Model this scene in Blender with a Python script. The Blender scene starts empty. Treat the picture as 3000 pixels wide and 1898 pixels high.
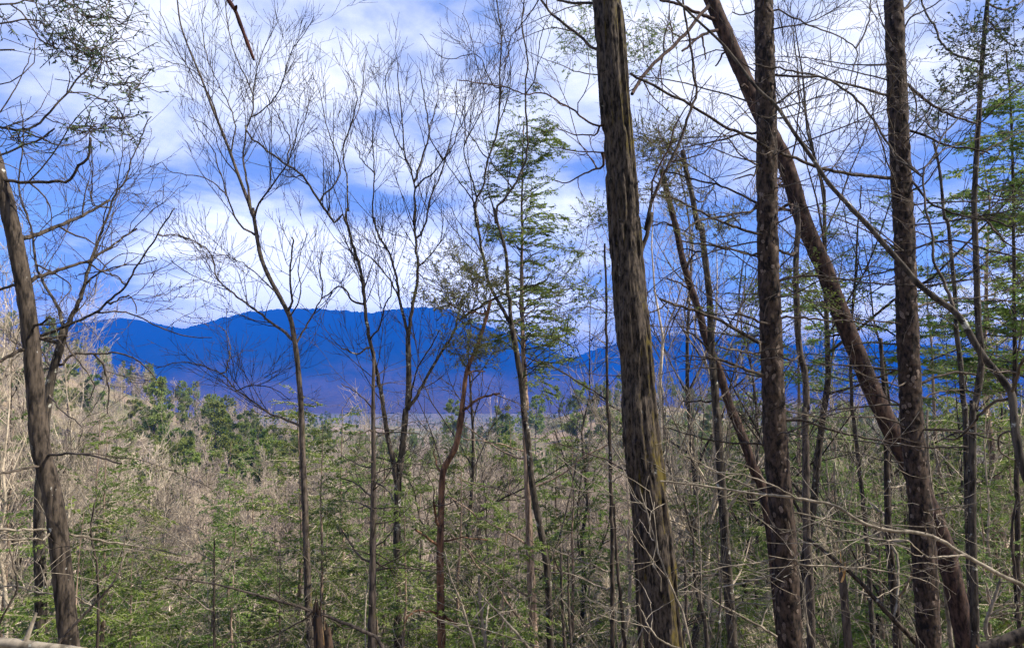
import bpy, math, random
import numpy as np
from mathutils import Vector

SC = bpy.context.scene
COL = SC.collection
rng = np.random.default_rng(11)
random.seed(11)

# ------------------------------------------------------------------ camera
F = 26.0 / 36.0 * 3000.0            # focal length in photograph pixels
PITCH = math.radians(4.7)
EYE = np.array((0.0, 0.0, 1.6))
cam_d = bpy.data.cameras.new('camera')
cam_d.lens = 26.0
cam_d.sensor_width = 36.0
cam_d.clip_start = 0.05
cam_d.clip_end = 60000.0
cam = bpy.data.objects.new('camera', cam_d)
COL.objects.link(cam)
cam.location = EYE
cam.rotation_euler = (math.radians(90) + PITCH, 0, 0)
SC.camera = cam

# ------------------------------------------------------------------ sun, sky, exposure
SUN_EL, SUN_AZ = math.radians(44), math.radians(98)     # azimuth from +Y (view direction) towards +X (right)
sun_d = bpy.data.lights.new('sun', 'SUN')
sun_d.energy = 5.0
sun_d.angle = math.radians(0.8)
sun_d.color = (1.0, 0.91, 0.77)
sun = bpy.data.objects.new('sun', sun_d)
COL.objects.link(sun)
sdir = Vector((math.sin(SUN_AZ) * math.cos(SUN_EL), math.cos(SUN_AZ) * math.cos(SUN_EL), math.sin(SUN_EL)))
sun.rotation_euler = (-sdir).to_track_quat('-Z', 'Y').to_euler()
sun.location = (30, 0, 40)

SC.view_settings.view_transform = 'Standard'
SC.view_settings.look = 'None'
SC.view_settings.exposure = 1.38
SC.view_settings.gamma = 1.0
SC.view_settings.use_curve_mapping = False
SC.render.engine = 'CYCLES'
SC.cycles.use_denoising = True
SC.cycles.max_bounces = 4
SC.cycles.diffuse_bounces = 2
SC.cycles.volume_bounces = 0
SC.cycles.use_adaptive_sampling = True
SC.cycles.use_light_tree = False
SC.cycles.adaptive_threshold = 0.02


class NT:
    """small helper to wire node trees"""
    def __init__(self, tree):
        self.t = tree
        tree.nodes.clear()

    def n(self, kind, ins=None, **props):
        nd = self.t.nodes.new(kind)
        for k, v in props.items():
            setattr(nd, k, v)
        for k, v in (ins or {}).items():
            self.set(nd, k, v)
        return nd

    def set(self, nd, k, v):
        s = nd.inputs[k]
        if isinstance(v, bpy.types.NodeSocket):
            self.t.links.new(v, s)
        elif isinstance(v, bpy.types.Node):
            self.t.links.new(v.outputs[0], s)
        else:
            s.default_value = v

    def m(self, op, a, b=0.0, c=None):
        ins = {0: a, 1: b}
        if c is not None:
            ins[2] = c
        return self.n('ShaderNodeMath', ins, operation=op).outputs[0]

    def ramp(self, fac, stops, mode='LINEAR'):
        r = self.n('ShaderNodeValToRGB', {0: fac})
        cr = r.color_ramp
        cr.interpolation = mode
        while len(cr.elements) < len(stops):
            cr.elements.new(0.5)
        for e, (p, c) in zip(cr.elements, stops):
            e.position = p
            e.color = (c, c, c, 1) if isinstance(c, (int, float)) else (*c, 1)
        return r.outputs[0]

    def mix(self, f, a, b):
        nd = self.n('ShaderNodeMix', data_type='RGBA')
        self.set(nd, 0, f)
        for k, v in ((6, a), (7, b)):
            if isinstance(v, tuple):
                v = (*v, 1)
            self.set(nd, k, v)
        return nd.outputs[2]


def make_world():
    w = bpy.data.worlds.new('World')
    SC.world = w
    w.use_nodes = True
    t = NT(w.node_tree)
    sky = t.n('ShaderNodeTexSky', sky_type='NISHITA', sun_disc=False, sun_elevation=SUN_EL, sun_rotation=SUN_AZ,
              air_density=1.2, dust_density=0.4, ozone_density=3.0)
    co = t.n('ShaderNodeTexCoord').outputs['Generated']
    sep = t.n('ShaderNodeSeparateXYZ', {0: co})
    x, y, z = sep.outputs[0], sep.outputs[1], sep.outputs[2]
    zc = t.m('MAXIMUM', z, 0.0)
    den = t.m('ADD', zc, 0.16)
    p = t.n('ShaderNodeCombineXYZ', {0: t.m('DIVIDE', x, den), 1: t.m('DIVIDE', y, den), 2: 0.0}).outputs[0]
    n1 = t.n('ShaderNodeTexNoise', {'Vector': p, 'Scale': 1.9, 'Detail': 9.0, 'Roughness': 0.58, 'Distortion': 0.6}).outputs[0]
    p2 = t.n('ShaderNodeMapping', {'Vector': p, 'Location': (3.7, 1.9, 0.4)}).outputs[0]
    n2 = t.n('ShaderNodeTexNoise', {'Vector': p2, 'Scale': 0.55, 'Detail': 5.0, 'Roughness': 0.5, 'Distortion': 0.2}).outputs[0]
    dv = t.n('ShaderNodeMapping', {'Vector': co, 'Scale': (1.0, 1.0, 2.1), 'Location': (0.3, 0.0, 0.2)}).outputs[0]
    n3 = t.n('ShaderNodeTexNoise', {'Vector': dv, 'Scale': 4.6, 'Detail': 8.0, 'Roughness': 0.55, 'Distortion': 0.25}).outputs[0]
    n1 = t.m('ADD', t.m('MULTIPLY', n1, 0.45), t.m('MULTIPLY', n3, 0.55))
    az = t.m('ARCTAN2', x, y)
    el = t.m('ARCSINE', z)

    def blob(a0, e0, sa, se):
        da = t.m('DIVIDE', t.m('SUBTRACT', az, a0), sa)
        de = t.m('DIVIDE', t.m('SUBTRACT', el, e0), se)
        return t.m('EXPONENT', t.m('MULTIPLY', t.m('ADD', t.m('MULTIPLY', da, da), t.m('MULTIPLY', de, de)), -1.0))
    # broad cloud banks: a dark blue-grey bank low on the left, a bright layer above and low white streaks over the ridges
    def bank(items):
        tot = 0.0
        for a0, e0, sa, se, amt in items:
            tot = t.m('ADD', tot, t.m('MULTIPLY', blob(a0, e0, sa, se), amt))
        return tot
    dark = bank([(-0.62, 0.165, 0.17, 0.07, 0.75), (-0.40, 0.28, 0.20, 0.05, 0.25), (-0.14, 0.25, 0.14, 0.05, 0.22), (0.30, 0.19, 0.28, 0.05, 0.40), (-0.02, 0.42, 0.12, 0.05, 0.25)])
    lite = bank([(-0.34, 0.155, 0.20, 0.05, 0.60), (-0.16, 0.155, 0.12, 0.04, 0.50), (-0.42, 0.085, 0.12, 0.018, 0.60), (0.08, 0.06, 0.10, 0.025, 0.60),
                 (0.45, 0.085, 0.40, 0.035, 0.45), (0.25, 0.36, 0.55, 0.12, 0.42), (-0.35, 0.40, 0.4, 0.09, 0.22)])
    bal = t.m('SUBTRACT', lite, dark)
    # brightness of the cloud deck
    s = t.m('ADD', t.m('MULTIPLY', t.m('SUBTRACT', n1, 0.5), 3.8), t.m('MULTIPLY', t.m('SUBTRACT', n2, 0.5), 0.9))
    s = t.m('ADD', t.m('ADD', s, bal), 0.50)
    K = 7.3
    cloud = t.ramp(s, [(0.0, (0.10 * K, 0.19 * K, 0.46 * K)), (0.3, (0.20 * K, 0.29 * K, 0.53 * K)), (0.55, (0.42 * K, 0.48 * K, 0.66 * K)),
                       (0.8, (0.66 * K, 0.70 * K, 0.78 * K)), (1.0, (0.84 * K, 0.85 * K, 0.88 * K))])
    gap = t.ramp(s, [(0.0, 0.72), (0.22, 1.0)])
    c = t.mix(gap, sky.outputs[0], cloud)
    # the low sky is seen through kilometres of haze and is itself brighter there
    hb = t.m('ADD', 0.92, t.m('MULTIPLY', t.m('EXPONENT', t.m('MULTIPLY', t.m('ABSOLUTE', el), -11.0)), 5.5))
    c = t.n('ShaderNodeVectorMath', {0: c, 1: t.n('ShaderNodeCombineXYZ', {0: hb, 1: hb, 2: hb})}, operation='MULTIPLY').outputs[0]
    bg = t.n('ShaderNodeBackground', {'Color': c, 'Strength': 0.1})
    t.n('ShaderNodeOutputWorld', {0: bg.outputs[0]})


make_world()

# ------------------------------------------------------------------ helpers: properties, names, meshes
def tag(o, label=None, cat=None, group=None, kind=None):
    if label: o['label'] = label
    if cat: o['category'] = cat
    if group: o['group'] = group
    if kind: o['kind'] = kind
    return o


def empty(name, loc):
    o = bpy.data.objects.new(name, None)
    o.empty_display_size = 0.2
    COL.objects.link(o)
    o.location = loc
    return o


def mesh_np(name, V, Q=None, T=None, mats=(), smooth=True, midx=None):
    """mesh from numpy arrays: V (n,3), quads Q, triangles T"""
    me = bpy.data.meshes.new(name)
    V = np.asarray(V, np.float32).reshape(-1, 3)
    nq = 0 if Q is None else len(Q)
    nt = 0 if T is None else len(T)
    loops = []
    if nq: loops.append(np.asarray(Q, np.int32).ravel())
    if nt: loops.append(np.asarray(T, np.int32).ravel())
    loops = np.concatenate(loops) if loops else np.zeros(0, np.int32)
    tot = np.concatenate([np.full(nq, 4, np.int32), np.full(nt, 3, np.int32)])
    st = np.concatenate([[0], np.cumsum(tot)[:-1]]).astype(np.int32) if len(tot) else np.zeros(0, np.int32)
    me.vertices.add(len(V)); me.vertices.foreach_set('co', V.ravel())
    me.loops.add(len(loops)); me.loops.foreach_set('vertex_index', loops)
    me.polygons.add(len(tot)); me.polygons.foreach_set('loop_start', st)
    me.polygons.foreach_set('use_smooth', np.full(len(tot), smooth))
    for m in mats: me.materials.append(m)
    if midx is not None: me.polygons.foreach_set('material_index', np.asarray(midx, np.int32))
    me.update(calc_edges=True)
    return me


def obj(name, me, parent=None):
    o = bpy.data.objects.new(name, me)
    COL.objects.link(o)
    if parent is not None: o.parent = parent
    return o


def nrm(v):
    return v / np.maximum(np.linalg.norm(v, axis=-1, keepdims=True), 1e-9)


def vnoise(x, y, seed=0):
    """smooth value noise in 2-D, 0..1"""
    def h(i, j):
        k = (i * 374761393 + j * 668265263 + seed * 1442695041) & 0xffffffff
        k = ((k ^ (k >> 13)) * 1274126177) & 0xffffffff
        return ((k ^ (k >> 16)) & 0xffff) / 65535.0
    xi, yi = np.floor(x).astype(np.int64), np.floor(y).astype(np.int64)
    fx, fy = x - xi, y - yi
    fx, fy = fx * fx * (3 - 2 * fx), fy * fy * (3 - 2 * fy)
    a, b, c, d = h(xi, yi), h(xi + 1, yi), h(xi, yi + 1), h(xi + 1, yi + 1)
    return a + (b - a) * fx + (c - a) * fy + (a - b - c + d) * fx * fy


def fbm(x, y, o=4, seed=0):
    s, a, t = 0, 1.0, 0
    for k in range(o):
        s = s + a * vnoise(x * 2 ** k, y * 2 ** k, seed + k); t += a; a *= 0.5
    return s / t


# ------------------------------------------------------------------ materials
def new_mat(name):
    m = bpy.data.materials.new(name)
    m.use_nodes = True
    return m, NT(m.node_tree)


def finish(t, col, rough=0.9, bump=None, bstr=0.3, bdist=0.02, transl=0.0, spec=0.2):
    ins = {'Base Color': col, 'Roughness': rough, 'Specular IOR Level': spec}
    bs = t.n('ShaderNodeBsdfPrincipled', ins)
    if bump is not None:
        b = t.n('ShaderNodeBump', {'Height': bump, 'Strength': bstr, 'Distance': bdist})
        t.set(bs, 'Normal', b.outputs[0])
    out = bs.outputs[0]
    if transl:
        tr = t.n('ShaderNodeBsdfTranslucent', {'Color': col})
        mx = t.n('ShaderNodeMixShader', {0: transl, 1: out, 2: tr.outputs[0]})
        out = mx.outputs[0]
    t.n('ShaderNodeOutputMaterial', {0: out})


def bark(name, c1, c2, lichen=None, lich=0.62, zs=0.18, sc=26.0, moss=None, mossat=0.58, bstr=0.5, varies=0.0):
    m, t = new_mat(name)
    co = t.n('ShaderNodeTexCoord').outputs['Object']
    mp = t.n('ShaderNodeMapping', {'Vector': co, 'Scale': (1, 1, zs)}).outputs[0]
    n = t.n('ShaderNodeTexNoise', {'Vector': mp, 'Scale': sc, 'Detail': 6.0, 'Roughness': 0.65}).outputs[0]
    col = t.ramp(n, [(0.40, c1), (0.60, c2)])
    if varies:
        rnd = t.n('ShaderNodeObjectInfo').outputs['Random']
        hs = t.n('ShaderNodeHueSaturation', {'Color': col, 'Value': t.m('ADD', t.m('MULTIPLY', rnd, varies), 1 - varies / 2)})
        col = hs.outputs[0]
    if lichen:
        l = t.n('ShaderNodeTexNoise', {'Vector': co, 'Scale': 7.0, 'Detail': 7.0, 'Roughness': 0.7}).outputs[0]
        col = t.mix(t.ramp(l, [(lich, 0.0), (lich + 0.05, 0.85)]), col, lichen)
    if moss:
        l = t.n('ShaderNodeTexNoise', {'Vector': co, 'Scale': 2.2, 'Detail': 9.0, 'Roughness': 0.72}).outputs[0]
        nx = t.n('ShaderNodeSeparateXYZ', {0: t.n('ShaderNodeNewGeometry').outputs['Normal']}).outputs[0]
        f = t.m('ADD', l, t.m('MULTIPLY', nx, 0.13))
        col = t.mix(t.ramp(f, [(mossat, 0.0), (mossat + 0.1, 0.9)]), col, moss)
    finish(t, col, 0.92, n, bstr, 0.012)
    return m


def leafmat(name, c1, c2, c3, transl=0.48, sc=1.6, vary=0.35):
    m, t = new_mat(name)
    co = t.n('ShaderNodeTexCoord').outputs['Object']
    n = t.n('ShaderNodeTexNoise', {'Vector': co, 'Scale': sc, 'Detail': 4.0, 'Roughness': 0.7}).outputs[0]
    col = t.ramp(n, [(0.3, c1), (0.5, c2), (0.7, c3)])
    rnd = t.n('ShaderNodeObjectInfo').outputs['Random']
    hs = t.n('ShaderNodeHueSaturation', {'Color': col, 'Hue': t.m('ADD', 0.48, t.m('MULTIPLY', rnd, 0.035)),
                                         'Value': t.m('ADD', t.m('MULTIPLY', rnd, vary), 1 - vary / 2)})
    finish(t, hs.outputs[0], 0.6, transl=transl, spec=0.25)
    return m


M = {}
M['oak'] = bark('oak_bark', (0.004, 0.003, 0.0025), (0.068, 0.054, 0.042), (0.22, 0.22, 0.195), 0.645, 0.3, 36, (0.060, 0.046, 0.005), 0.57)
M['plated'] = bark('plated_bark', (0.006, 0.0045, 0.0035), (0.056, 0.039, 0.029), (0.46, 0.46, 0.44), 0.69, 0.5, 22)
M['plate'] = bark('bark_plate_face', (0.035, 0.027, 0.022), (0.19, 0.148, 0.12), (0.6, 0.6, 0.58), 0.66, 0.7, 22, varies=0.7)
M['redbark'] = bark('red_pine_bark', (0.011, 0.007, 0.006), (0.065, 0.040, 0.030), (0.33, 0.30, 0.28), 0.68, 0.4, 18)
M['orange'] = bark('orange_pine_bark', (0.035, 0.02, 0.014), (0.18, 0.095, 0.055), None, 0.7, 0.3, 14)
M['brown'] = bark('brown_bark', (0.009, 0.007, 0.0055), (0.07, 0.055, 0.042), (0.40, 0.40, 0.37), 0.64, 0.2, 24)
M['grey'] = bark('grey_bark', (0.010, 0.008, 0.0065), (0.072, 0.06, 0.047), (0.36, 0.36, 0.31), 0.60, 0.25, 20)
M['darkbark'] = bark('dark_bark', (0.022, 0.018, 0.015), (0.10, 0.08, 0.065), (0.30, 0.30, 0.27), 0.66, 0.2, 24, (0.07, 0.062, 0.015), 0.62)
M['shaggy'] = bark('shaggy_bark', (0.08, 0.056, 0.042), (0.30, 0.22, 0.165), (0.42, 0.42, 0.4), 0.70, 0.1, 30)
M['twig'] = bark('twig_bark', (0.022, 0.018, 0.014), (0.095, 0.076, 0.059), None, 0.7, 1.0, 6)
M['darktwig'] = bark('dark_twig_bark', (0.012, 0.010, 0.008), (0.055, 0.044, 0.035), None, 0.7, 1.0, 6)
M['twigred'] = bark('reddish_twig_bark', (0.025, 0.016, 0.014), (0.095, 0.062, 0.05), None, 0.7, 1.0, 6)
M['pale'] = bark('pale_branch_bark', (0.085, 0.072, 0.053), (0.25, 0.215, 0.165), (0.34, 0.35, 0.30), 0.66, 0.6, 12)
M['palefar'] = bark('pale_bare_wood', (0.20, 0.165, 0.122), (0.47, 0.40, 0.305), None, 0.7, 1.0, 3, bstr=0.0, varies=0.6)
M['pinkfar'] = bark('pinkish_bare_wood', (0.19, 0.15, 0.12), (0.44, 0.36, 0.29), None, 0.7, 1.0, 3, bstr=0.0, varies=0.6)
M['wood'] = bark('raw_split_wood', (0.36, 0.19, 0.06), (0.70, 0.47, 0.22), None, 0.7, 0.15, 40)
M['rotten'] = bark('charred_wood', (0.012, 0.01, 0.009), (0.07, 0.045, 0.03), None, 0.7, 0.15, 30)
M['deadtwig'] = bark('dark_red_dead_wood', (0.018, 0.007, 0.006), (0.06, 0.024, 0.02), None, 0.7, 0.4, 25)
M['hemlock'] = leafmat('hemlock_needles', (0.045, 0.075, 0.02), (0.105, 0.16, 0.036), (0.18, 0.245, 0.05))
M['bright'] = leafmat('yellowish_hemlock_needles', (0.06, 0.10, 0.024), (0.14, 0.205, 0.04), (0.23, 0.29, 0.055))  # lighter and yellower green than the plain hemlock needles
M['olive'] = leafmat('olive_pine_needles', (0.075, 0.075, 0.03), (0.135, 0.145, 0.05), (0.18, 0.21, 0.065))
M['holly'] = leafmat('dark_leaves', (0.022, 0.034, 0.016), (0.045, 0.065, 0.026), (0.075, 0.10, 0.04), 0.2)
M['teal'] = leafmat('bluish_leaf', (0.025, 0.05, 0.035), (0.055, 0.09, 0.05), (0.09, 0.14, 0.06), 0.25)
M['pine'] = leafmat('pine_needles', (0.11, 0.145, 0.035), (0.19, 0.235, 0.055), (0.27, 0.30, 0.075), 0.25, 0.9, 0.5)


def ground_mat():
    m, t = new_mat('leaf_litter_ground')
    co = t.n('ShaderNodeTexCoord').outputs['Object']
    n = t.n('ShaderNodeTexNoise', {'Vector': co, 'Scale': 1.7, 'Detail': 9.0, 'Roughness': 0.75}).outputs[0]
    n2 = t.n('ShaderNodeTexNoise', {'Vector': co, 'Scale': 0.035, 'Detail': 6.0, 'Roughness': 0.6}).outputs[0]
    c = t.ramp(n, [(0.3, (0.12, 0.085, 0.055)), (0.5, (0.24, 0.175, 0.12)), (0.72, (0.38, 0.29, 0.20))])
    c = t.mix(t.ramp(n2, [(0.38, 0.0), (0.56, 0.8)]), c, (0.075, 0.088, 0.035))
    finish(t, c, 0.95, n, 0.6, 0.1)
    return m


def mountain_mat():
    m, t = new_mat('mountain_forest')
    co = t.n('ShaderNodeTexCoord').outputs['Object']
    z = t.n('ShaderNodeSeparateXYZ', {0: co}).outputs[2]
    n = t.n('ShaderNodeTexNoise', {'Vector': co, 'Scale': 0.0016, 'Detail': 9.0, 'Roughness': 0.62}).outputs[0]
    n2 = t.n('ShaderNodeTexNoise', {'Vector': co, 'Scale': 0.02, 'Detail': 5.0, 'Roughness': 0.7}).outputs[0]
    # bare brown woods low down, dark evergreens above, cloud shadow put into their colour
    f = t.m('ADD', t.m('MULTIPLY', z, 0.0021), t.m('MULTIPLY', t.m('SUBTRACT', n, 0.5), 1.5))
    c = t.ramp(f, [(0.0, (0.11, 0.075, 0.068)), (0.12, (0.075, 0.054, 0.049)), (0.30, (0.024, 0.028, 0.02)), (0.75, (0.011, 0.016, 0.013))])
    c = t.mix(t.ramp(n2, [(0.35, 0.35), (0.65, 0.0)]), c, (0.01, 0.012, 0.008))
    finish(t, c, 1.0, n2, 0.5, 15.0, spec=0.0)
    return m


M['ground'] = ground_mat()
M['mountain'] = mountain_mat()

# ------------------------------------------------------------------ terrain
_GY = np.array([-80, -10, 0, 5, 10, 20, 30, 60, 100, 200, 400, 800, 1500, 3000, 16000.0])
_GZ = np.array([20, 3, 0, -1.9, -4.2, -8.8, -12.6, -19.5, -25.0, -34, -46, -64, -92, -130, -130.0])


def ground(x, y):
    x, y = np.asarray(x, float), np.asarray(y, float)
    z = np.interp(y, _GY, _GZ)
    g = lambda cx, cy, sx, sy: np.exp(-((x - cx) / sx) ** 2 - ((y - cy) / sy) ** 2)
    z = z + 56 * g(-205, 250, 100, 130) + 34 * g(64, 430, 85, 110) + 15 * g(210, 330, 160, 120) + 26 * g(420, 760, 240, 170)
    z = z + 22 * g(-250, 900, 200, 200)
    amp = np.clip(np.abs(y) / 60, 0.1, 4.0)
    return z + (fbm(x / 23 + 50, y / 23 + 50, 3, 4) - 0.5) * amp


def make_ground():
    ys = np.concatenate([np.linspace(-78, 8, 24), np.geomspace(9, 13000, 240)])
    ss = np.linspace(-1.25, 1.25, 260)
    Y, S = np.meshgrid(ys, ss, indexing='ij')
    X = S * (np.abs(Y) + 60)
    X = np.clip(X, -11500, 11500) + np.linspace(-1, 1, 260)[None, :] * 0.5
    Z = ground(X, Y)
    far = np.clip((Y - 700) / 600, 0, 1)
    Z = Z + far * 9 * fbm(X / 14, Y / 14, 2, 9)
    n, k = Y.shape
    i = np.arange(n * k).reshape(n, k)
    Q = np.stack([i[:-1, :-1], i[:-1, 1:], i[1:, 1:], i[1:, :-1]], -1).reshape(-1, 4)
    o = obj('ground', mesh_np('ground', np.stack([X, Y, Z], -1), Q, mats=[M['ground']]))
    tag(o, 'leaf-littered forest slope falling away into the valley', kind='structure')


make_ground()


def uv_dir(u, v):
    cx, cy = (np.asarray(u, float) - 1500) / F, (949 - np.asarray(v, float)) / F
    return cx, math.cos(PITCH) - math.sin(PITCH) * cy, math.sin(PITCH) + math.cos(PITCH) * cy


def W(u, v, Y):
    """the point at forward distance Y that stands in direction (u, v)"""
    dx, dy, dz = uv_dir(u, v)
    s = np.asarray(Y, float) / dy
    return np.stack([dx * s + EYE[0], dy * s + EYE[1], dz * s + EYE[2]], -1)


def mountain(name, label, Yr, Yb, ridge, seed, xr, nx, ny, base=-128.0, spur=0.34):
    """a forested range: crest heights along x at distance Yr, spurs and hollows running down to Yb"""
    us = np.array([p[0] for p in ridge], float); vs = np.array([p[1] for p in ridge], float)
    crest = W(us, vs, Yr)
    xs = np.linspace(xr[0], xr[1], nx)
    H = np.interp(xs, crest[:, 0], crest[:, 2])
    H = H + (fbm(xs / 120.0, xs * 0 + seed, 3, seed) - 0.5) * 16
    ts = np.concatenate([np.linspace(0, 1, ny), np.linspace(1.04, 1.5, 10)])
    Tt, X = np.meshgrid(ts, xs, indexing='ij')
    Y = Yb + (Yr - Yb) * Tt
    t1 = np.clip(Tt, 0, 1)
    Hs = H[None, :]
    prof = t1 ** 1.25
    sp = fbm(X / 900 + (1 - t1) * 0.35, t1 * 1.3 + seed, 4, seed + 7)
    sp2 = 1 - np.abs(2 * fbm(X / 620 + 0.5 * t1, Y / 2600, 3, seed + 21) - 1)
    lump = (sp - 0.5) * 1.1 + (sp2 - 0.6) * 0.7
    Z = base + (Hs - base) * (prof + lump * spur * 4 * t1 * (1 - t1))
    Z = np.where(Tt > 1, Hs - (Tt - 1) * 900, Z)
    Z = Z + (vnoise(X / 22, Y / 40, seed + 3) - 0.5) * 17 * np.clip(t1 * 3, 0.2, 1) + vnoise(X / 9, Y / 12, seed + 5) * 9
    n, k = Y.shape
    i = np.arange(n * k).reshape(n, k)
    Q = np.stack([i[:-1, :-1], i[:-1, 1:], i[1:, 1:], i[1:, :-1]], -1).reshape(-1, 4)
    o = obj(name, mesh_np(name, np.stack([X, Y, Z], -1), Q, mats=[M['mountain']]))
    tag(o, label, kind='structure')


R1 = [(-1500, 1010), (-600, 985), (-200, 975), (0, 960), (110, 962), (198, 952), (300, 938), (368, 934), (430, 944), (487, 955), (538, 964), (580, 955), (616, 944), (670, 930),
      (717, 917), (770, 911), (827, 906), (919, 905), (1000, 912), (1092, 916), (1140, 908), (1184, 903), (1244, 899), (1322, 908), (1391, 945), (1450, 965),
      (1506, 983), (1574, 1009), (1643, 1040), (1700, 1062), (1780, 1100), (1900, 1150), (2200, 1165), (4500, 1165)]
R2 = [(-1500, 1150), (1300, 1120), (1500, 1085), (1600, 1062), (1680, 1048), (1730, 1030), (1781, 1014), (1850, 998), (1910, 985), (2000, 981), (2050, 984), (2092, 991), (2161, 986),
      (2220, 1000), (2300, 1012), (2368, 1009), (2414, 995), (2473, 998), (2550, 1010), (2698, 1011), (2804, 1018), (2919, 1020), (3000, 1037), (3300, 1050), (4600, 1060)]
R3 = [(-1500, 1080), (0, 1120), (250, 1105), (430, 1118), (640, 1112), (860, 1135), (1100, 1150), (1350, 1146), (1600, 1160), (2000, 1168), (2500, 1160), (4500, 1166)]
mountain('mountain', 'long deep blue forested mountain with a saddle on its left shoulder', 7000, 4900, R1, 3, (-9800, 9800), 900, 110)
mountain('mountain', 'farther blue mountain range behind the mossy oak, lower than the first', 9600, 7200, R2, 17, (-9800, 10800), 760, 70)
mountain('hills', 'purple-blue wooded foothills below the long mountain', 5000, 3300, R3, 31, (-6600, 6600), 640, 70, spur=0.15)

# ------------------------------------------------------------------ air
def haze():
    me = bpy.data.meshes.new('haze')
    x, y0, y1, z0, z1 = 12200, -160, 14800, -200, 800
    v = [(-x, y0, z0), (x, y0, z0), (x, y1, z0), (-x, y1, z0), (-x, y0, z1), (x, y0, z1), (x, y1, z1), (-x, y1, z1)]
    me.from_pydata(v, [], [(3, 2, 1, 0), (4, 5, 6, 7), (0, 1, 5, 4), (1, 2, 6, 5), (2, 3, 7, 6), (3, 0, 4, 7)])
    m, t = new_mat('haze_air')
    pv = t.n('ShaderNodeVolumePrincipled', {'Color': (0.006, 0.118, 0.585, 1), 'Density': 2.3e-4, 'Anisotropy': 0.0})
    out = t.n('ShaderNodeOutputMaterial')
    t.t.links.new(pv.outputs[0], out.inputs['Volume'])
    me.materials.append(m)
    tag(obj('haze', me), 'thin blue haze filling the air of the valley', kind='stuff')


haze()

# ------------------------------------------------------------------ branches as arrays of polylines
def tubes(groups, base=(0, 0, 0)):
    """groups: list of (P (B,n,3), R (B,n), sides) -> verts, quads"""
    VV, QQ, off = [], [], 0
    for P, R, s in groups:
        P = np.asarray(P, float); R = np.asarray(R, float)
        if P.ndim == 2: P, R = P[None], R[None]
        B, n, _ = P.shape
        if B == 0: continue
        T = nrm(np.gradient(P, axis=1))
        ref = np.where(np.abs(T[:, :1, 2:3]) > 0.8, np.array([0.0, 1, 0]), np.array([0, 0, 1.0]))
        N = nrm(np.cross(T, ref)); Bn = np.cross(T, N)
        a = np.arange(s) * 2 * math.pi / s
        ring = N[:, :, None, :] * np.cos(a)[None, None, :, None] + Bn[:, :, None, :] * np.sin(a)[None, None, :, None]
        V = P[:, :, None, :] + ring * R[:, :, None, None]
        i = np.arange(B * n * s).reshape(B, n, s)
        j = np.roll(i, -1, axis=2)
        Q = np.stack([i[:, :-1], j[:, :-1], j[:, 1:], i[:, 1:]], -1).reshape(-1, 4) + off
        VV.append(V.reshape(-1, 3)); QQ.append(Q); off += B * n * s
    if not VV: return np.zeros((0, 3)), np.zeros((0, 4), int)
    return np.concatenate(VV) - np.asarray(base), np.concatenate(QQ)


def plen(P):
    return np.linalg.norm(np.diff(P, axis=1), axis=2).sum(1)


def spawn(P, R, per_m=None, count=None, t=(0.2, 0.98), ang=(28, 55), ratio=(0.35, 0.65), absl=None, tfall=0.5, n=6, rr=0.6,
          up=0.0, bias=0.0, wob=0.14, tip=0.35, flat=0.0, rmin=0.0028, rmax=1.0, r=None):
    r = r or rng
    B, m, _ = P.shape
    if B == 0: return np.zeros((0, n, 3)), np.zeros((0, n)), np.zeros(0, int)
    L = plen(P)
    cnt = r.poisson(per_m * L) if per_m else np.full(B, count)
    idx = np.repeat(np.arange(B), cnt)
    K = len(idx)
    tn = r.random(K)
    tt = t[0] + (t[1] - t[0]) * tn
    f = tt * (m - 1); k = np.clip(f.astype(int), 0, m - 2); w = (f - k)[:, None]
    pos = P[idx, k] * (1 - w) + P[idx, k + 1] * w
    rad = R[idx, k] * (1 - w[:, 0]) + R[idx, k + 1] * w[:, 0]
    tan = nrm(P[idx, k + 1] - P[idx, k])
    perp = r.normal(size=(K, 3))
    if flat:
        side = np.cross(tan, np.array([0, 0, 1.0])) * r.choice([-1, 1], K)[:, None]
        perp = perp * (1 - flat) + nrm(side) * flat * 1.8
    perp[:, 2] += bias
    perp = nrm(perp - tan * (perp * tan).sum(1, keepdims=True))
    a = np.radians(r.uniform(ang[0], ang[1], K))[:, None]
    d = tan * np.cos(a) + perp * np.sin(a)
    ln = (r.uniform(*absl, K) if absl else L[idx] * r.uniform(*ratio, K)) * (1 - tfall * tn)
    step = (ln / (n - 1))[:, None]
    pts = [pos]
    for q in range(n - 1):
        d = nrm(d + r.normal(size=(K, 3)) * wob + np.array([0, 0, up]) / (n - 1))
        pts.append(pts[-1] + d * step)
    Pn = np.stack(pts, 1)
    r0 = np.clip(rad * rr * r.uniform(0.7, 1.1, K), rmin * 1.2, rmax)
    s = np.linspace(0, 1, n)[None, :]
    Rn = np.maximum(r0[:, None] * (1 - s * (1 - tip)), rmin)
    return Pn, Rn, idx


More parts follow.
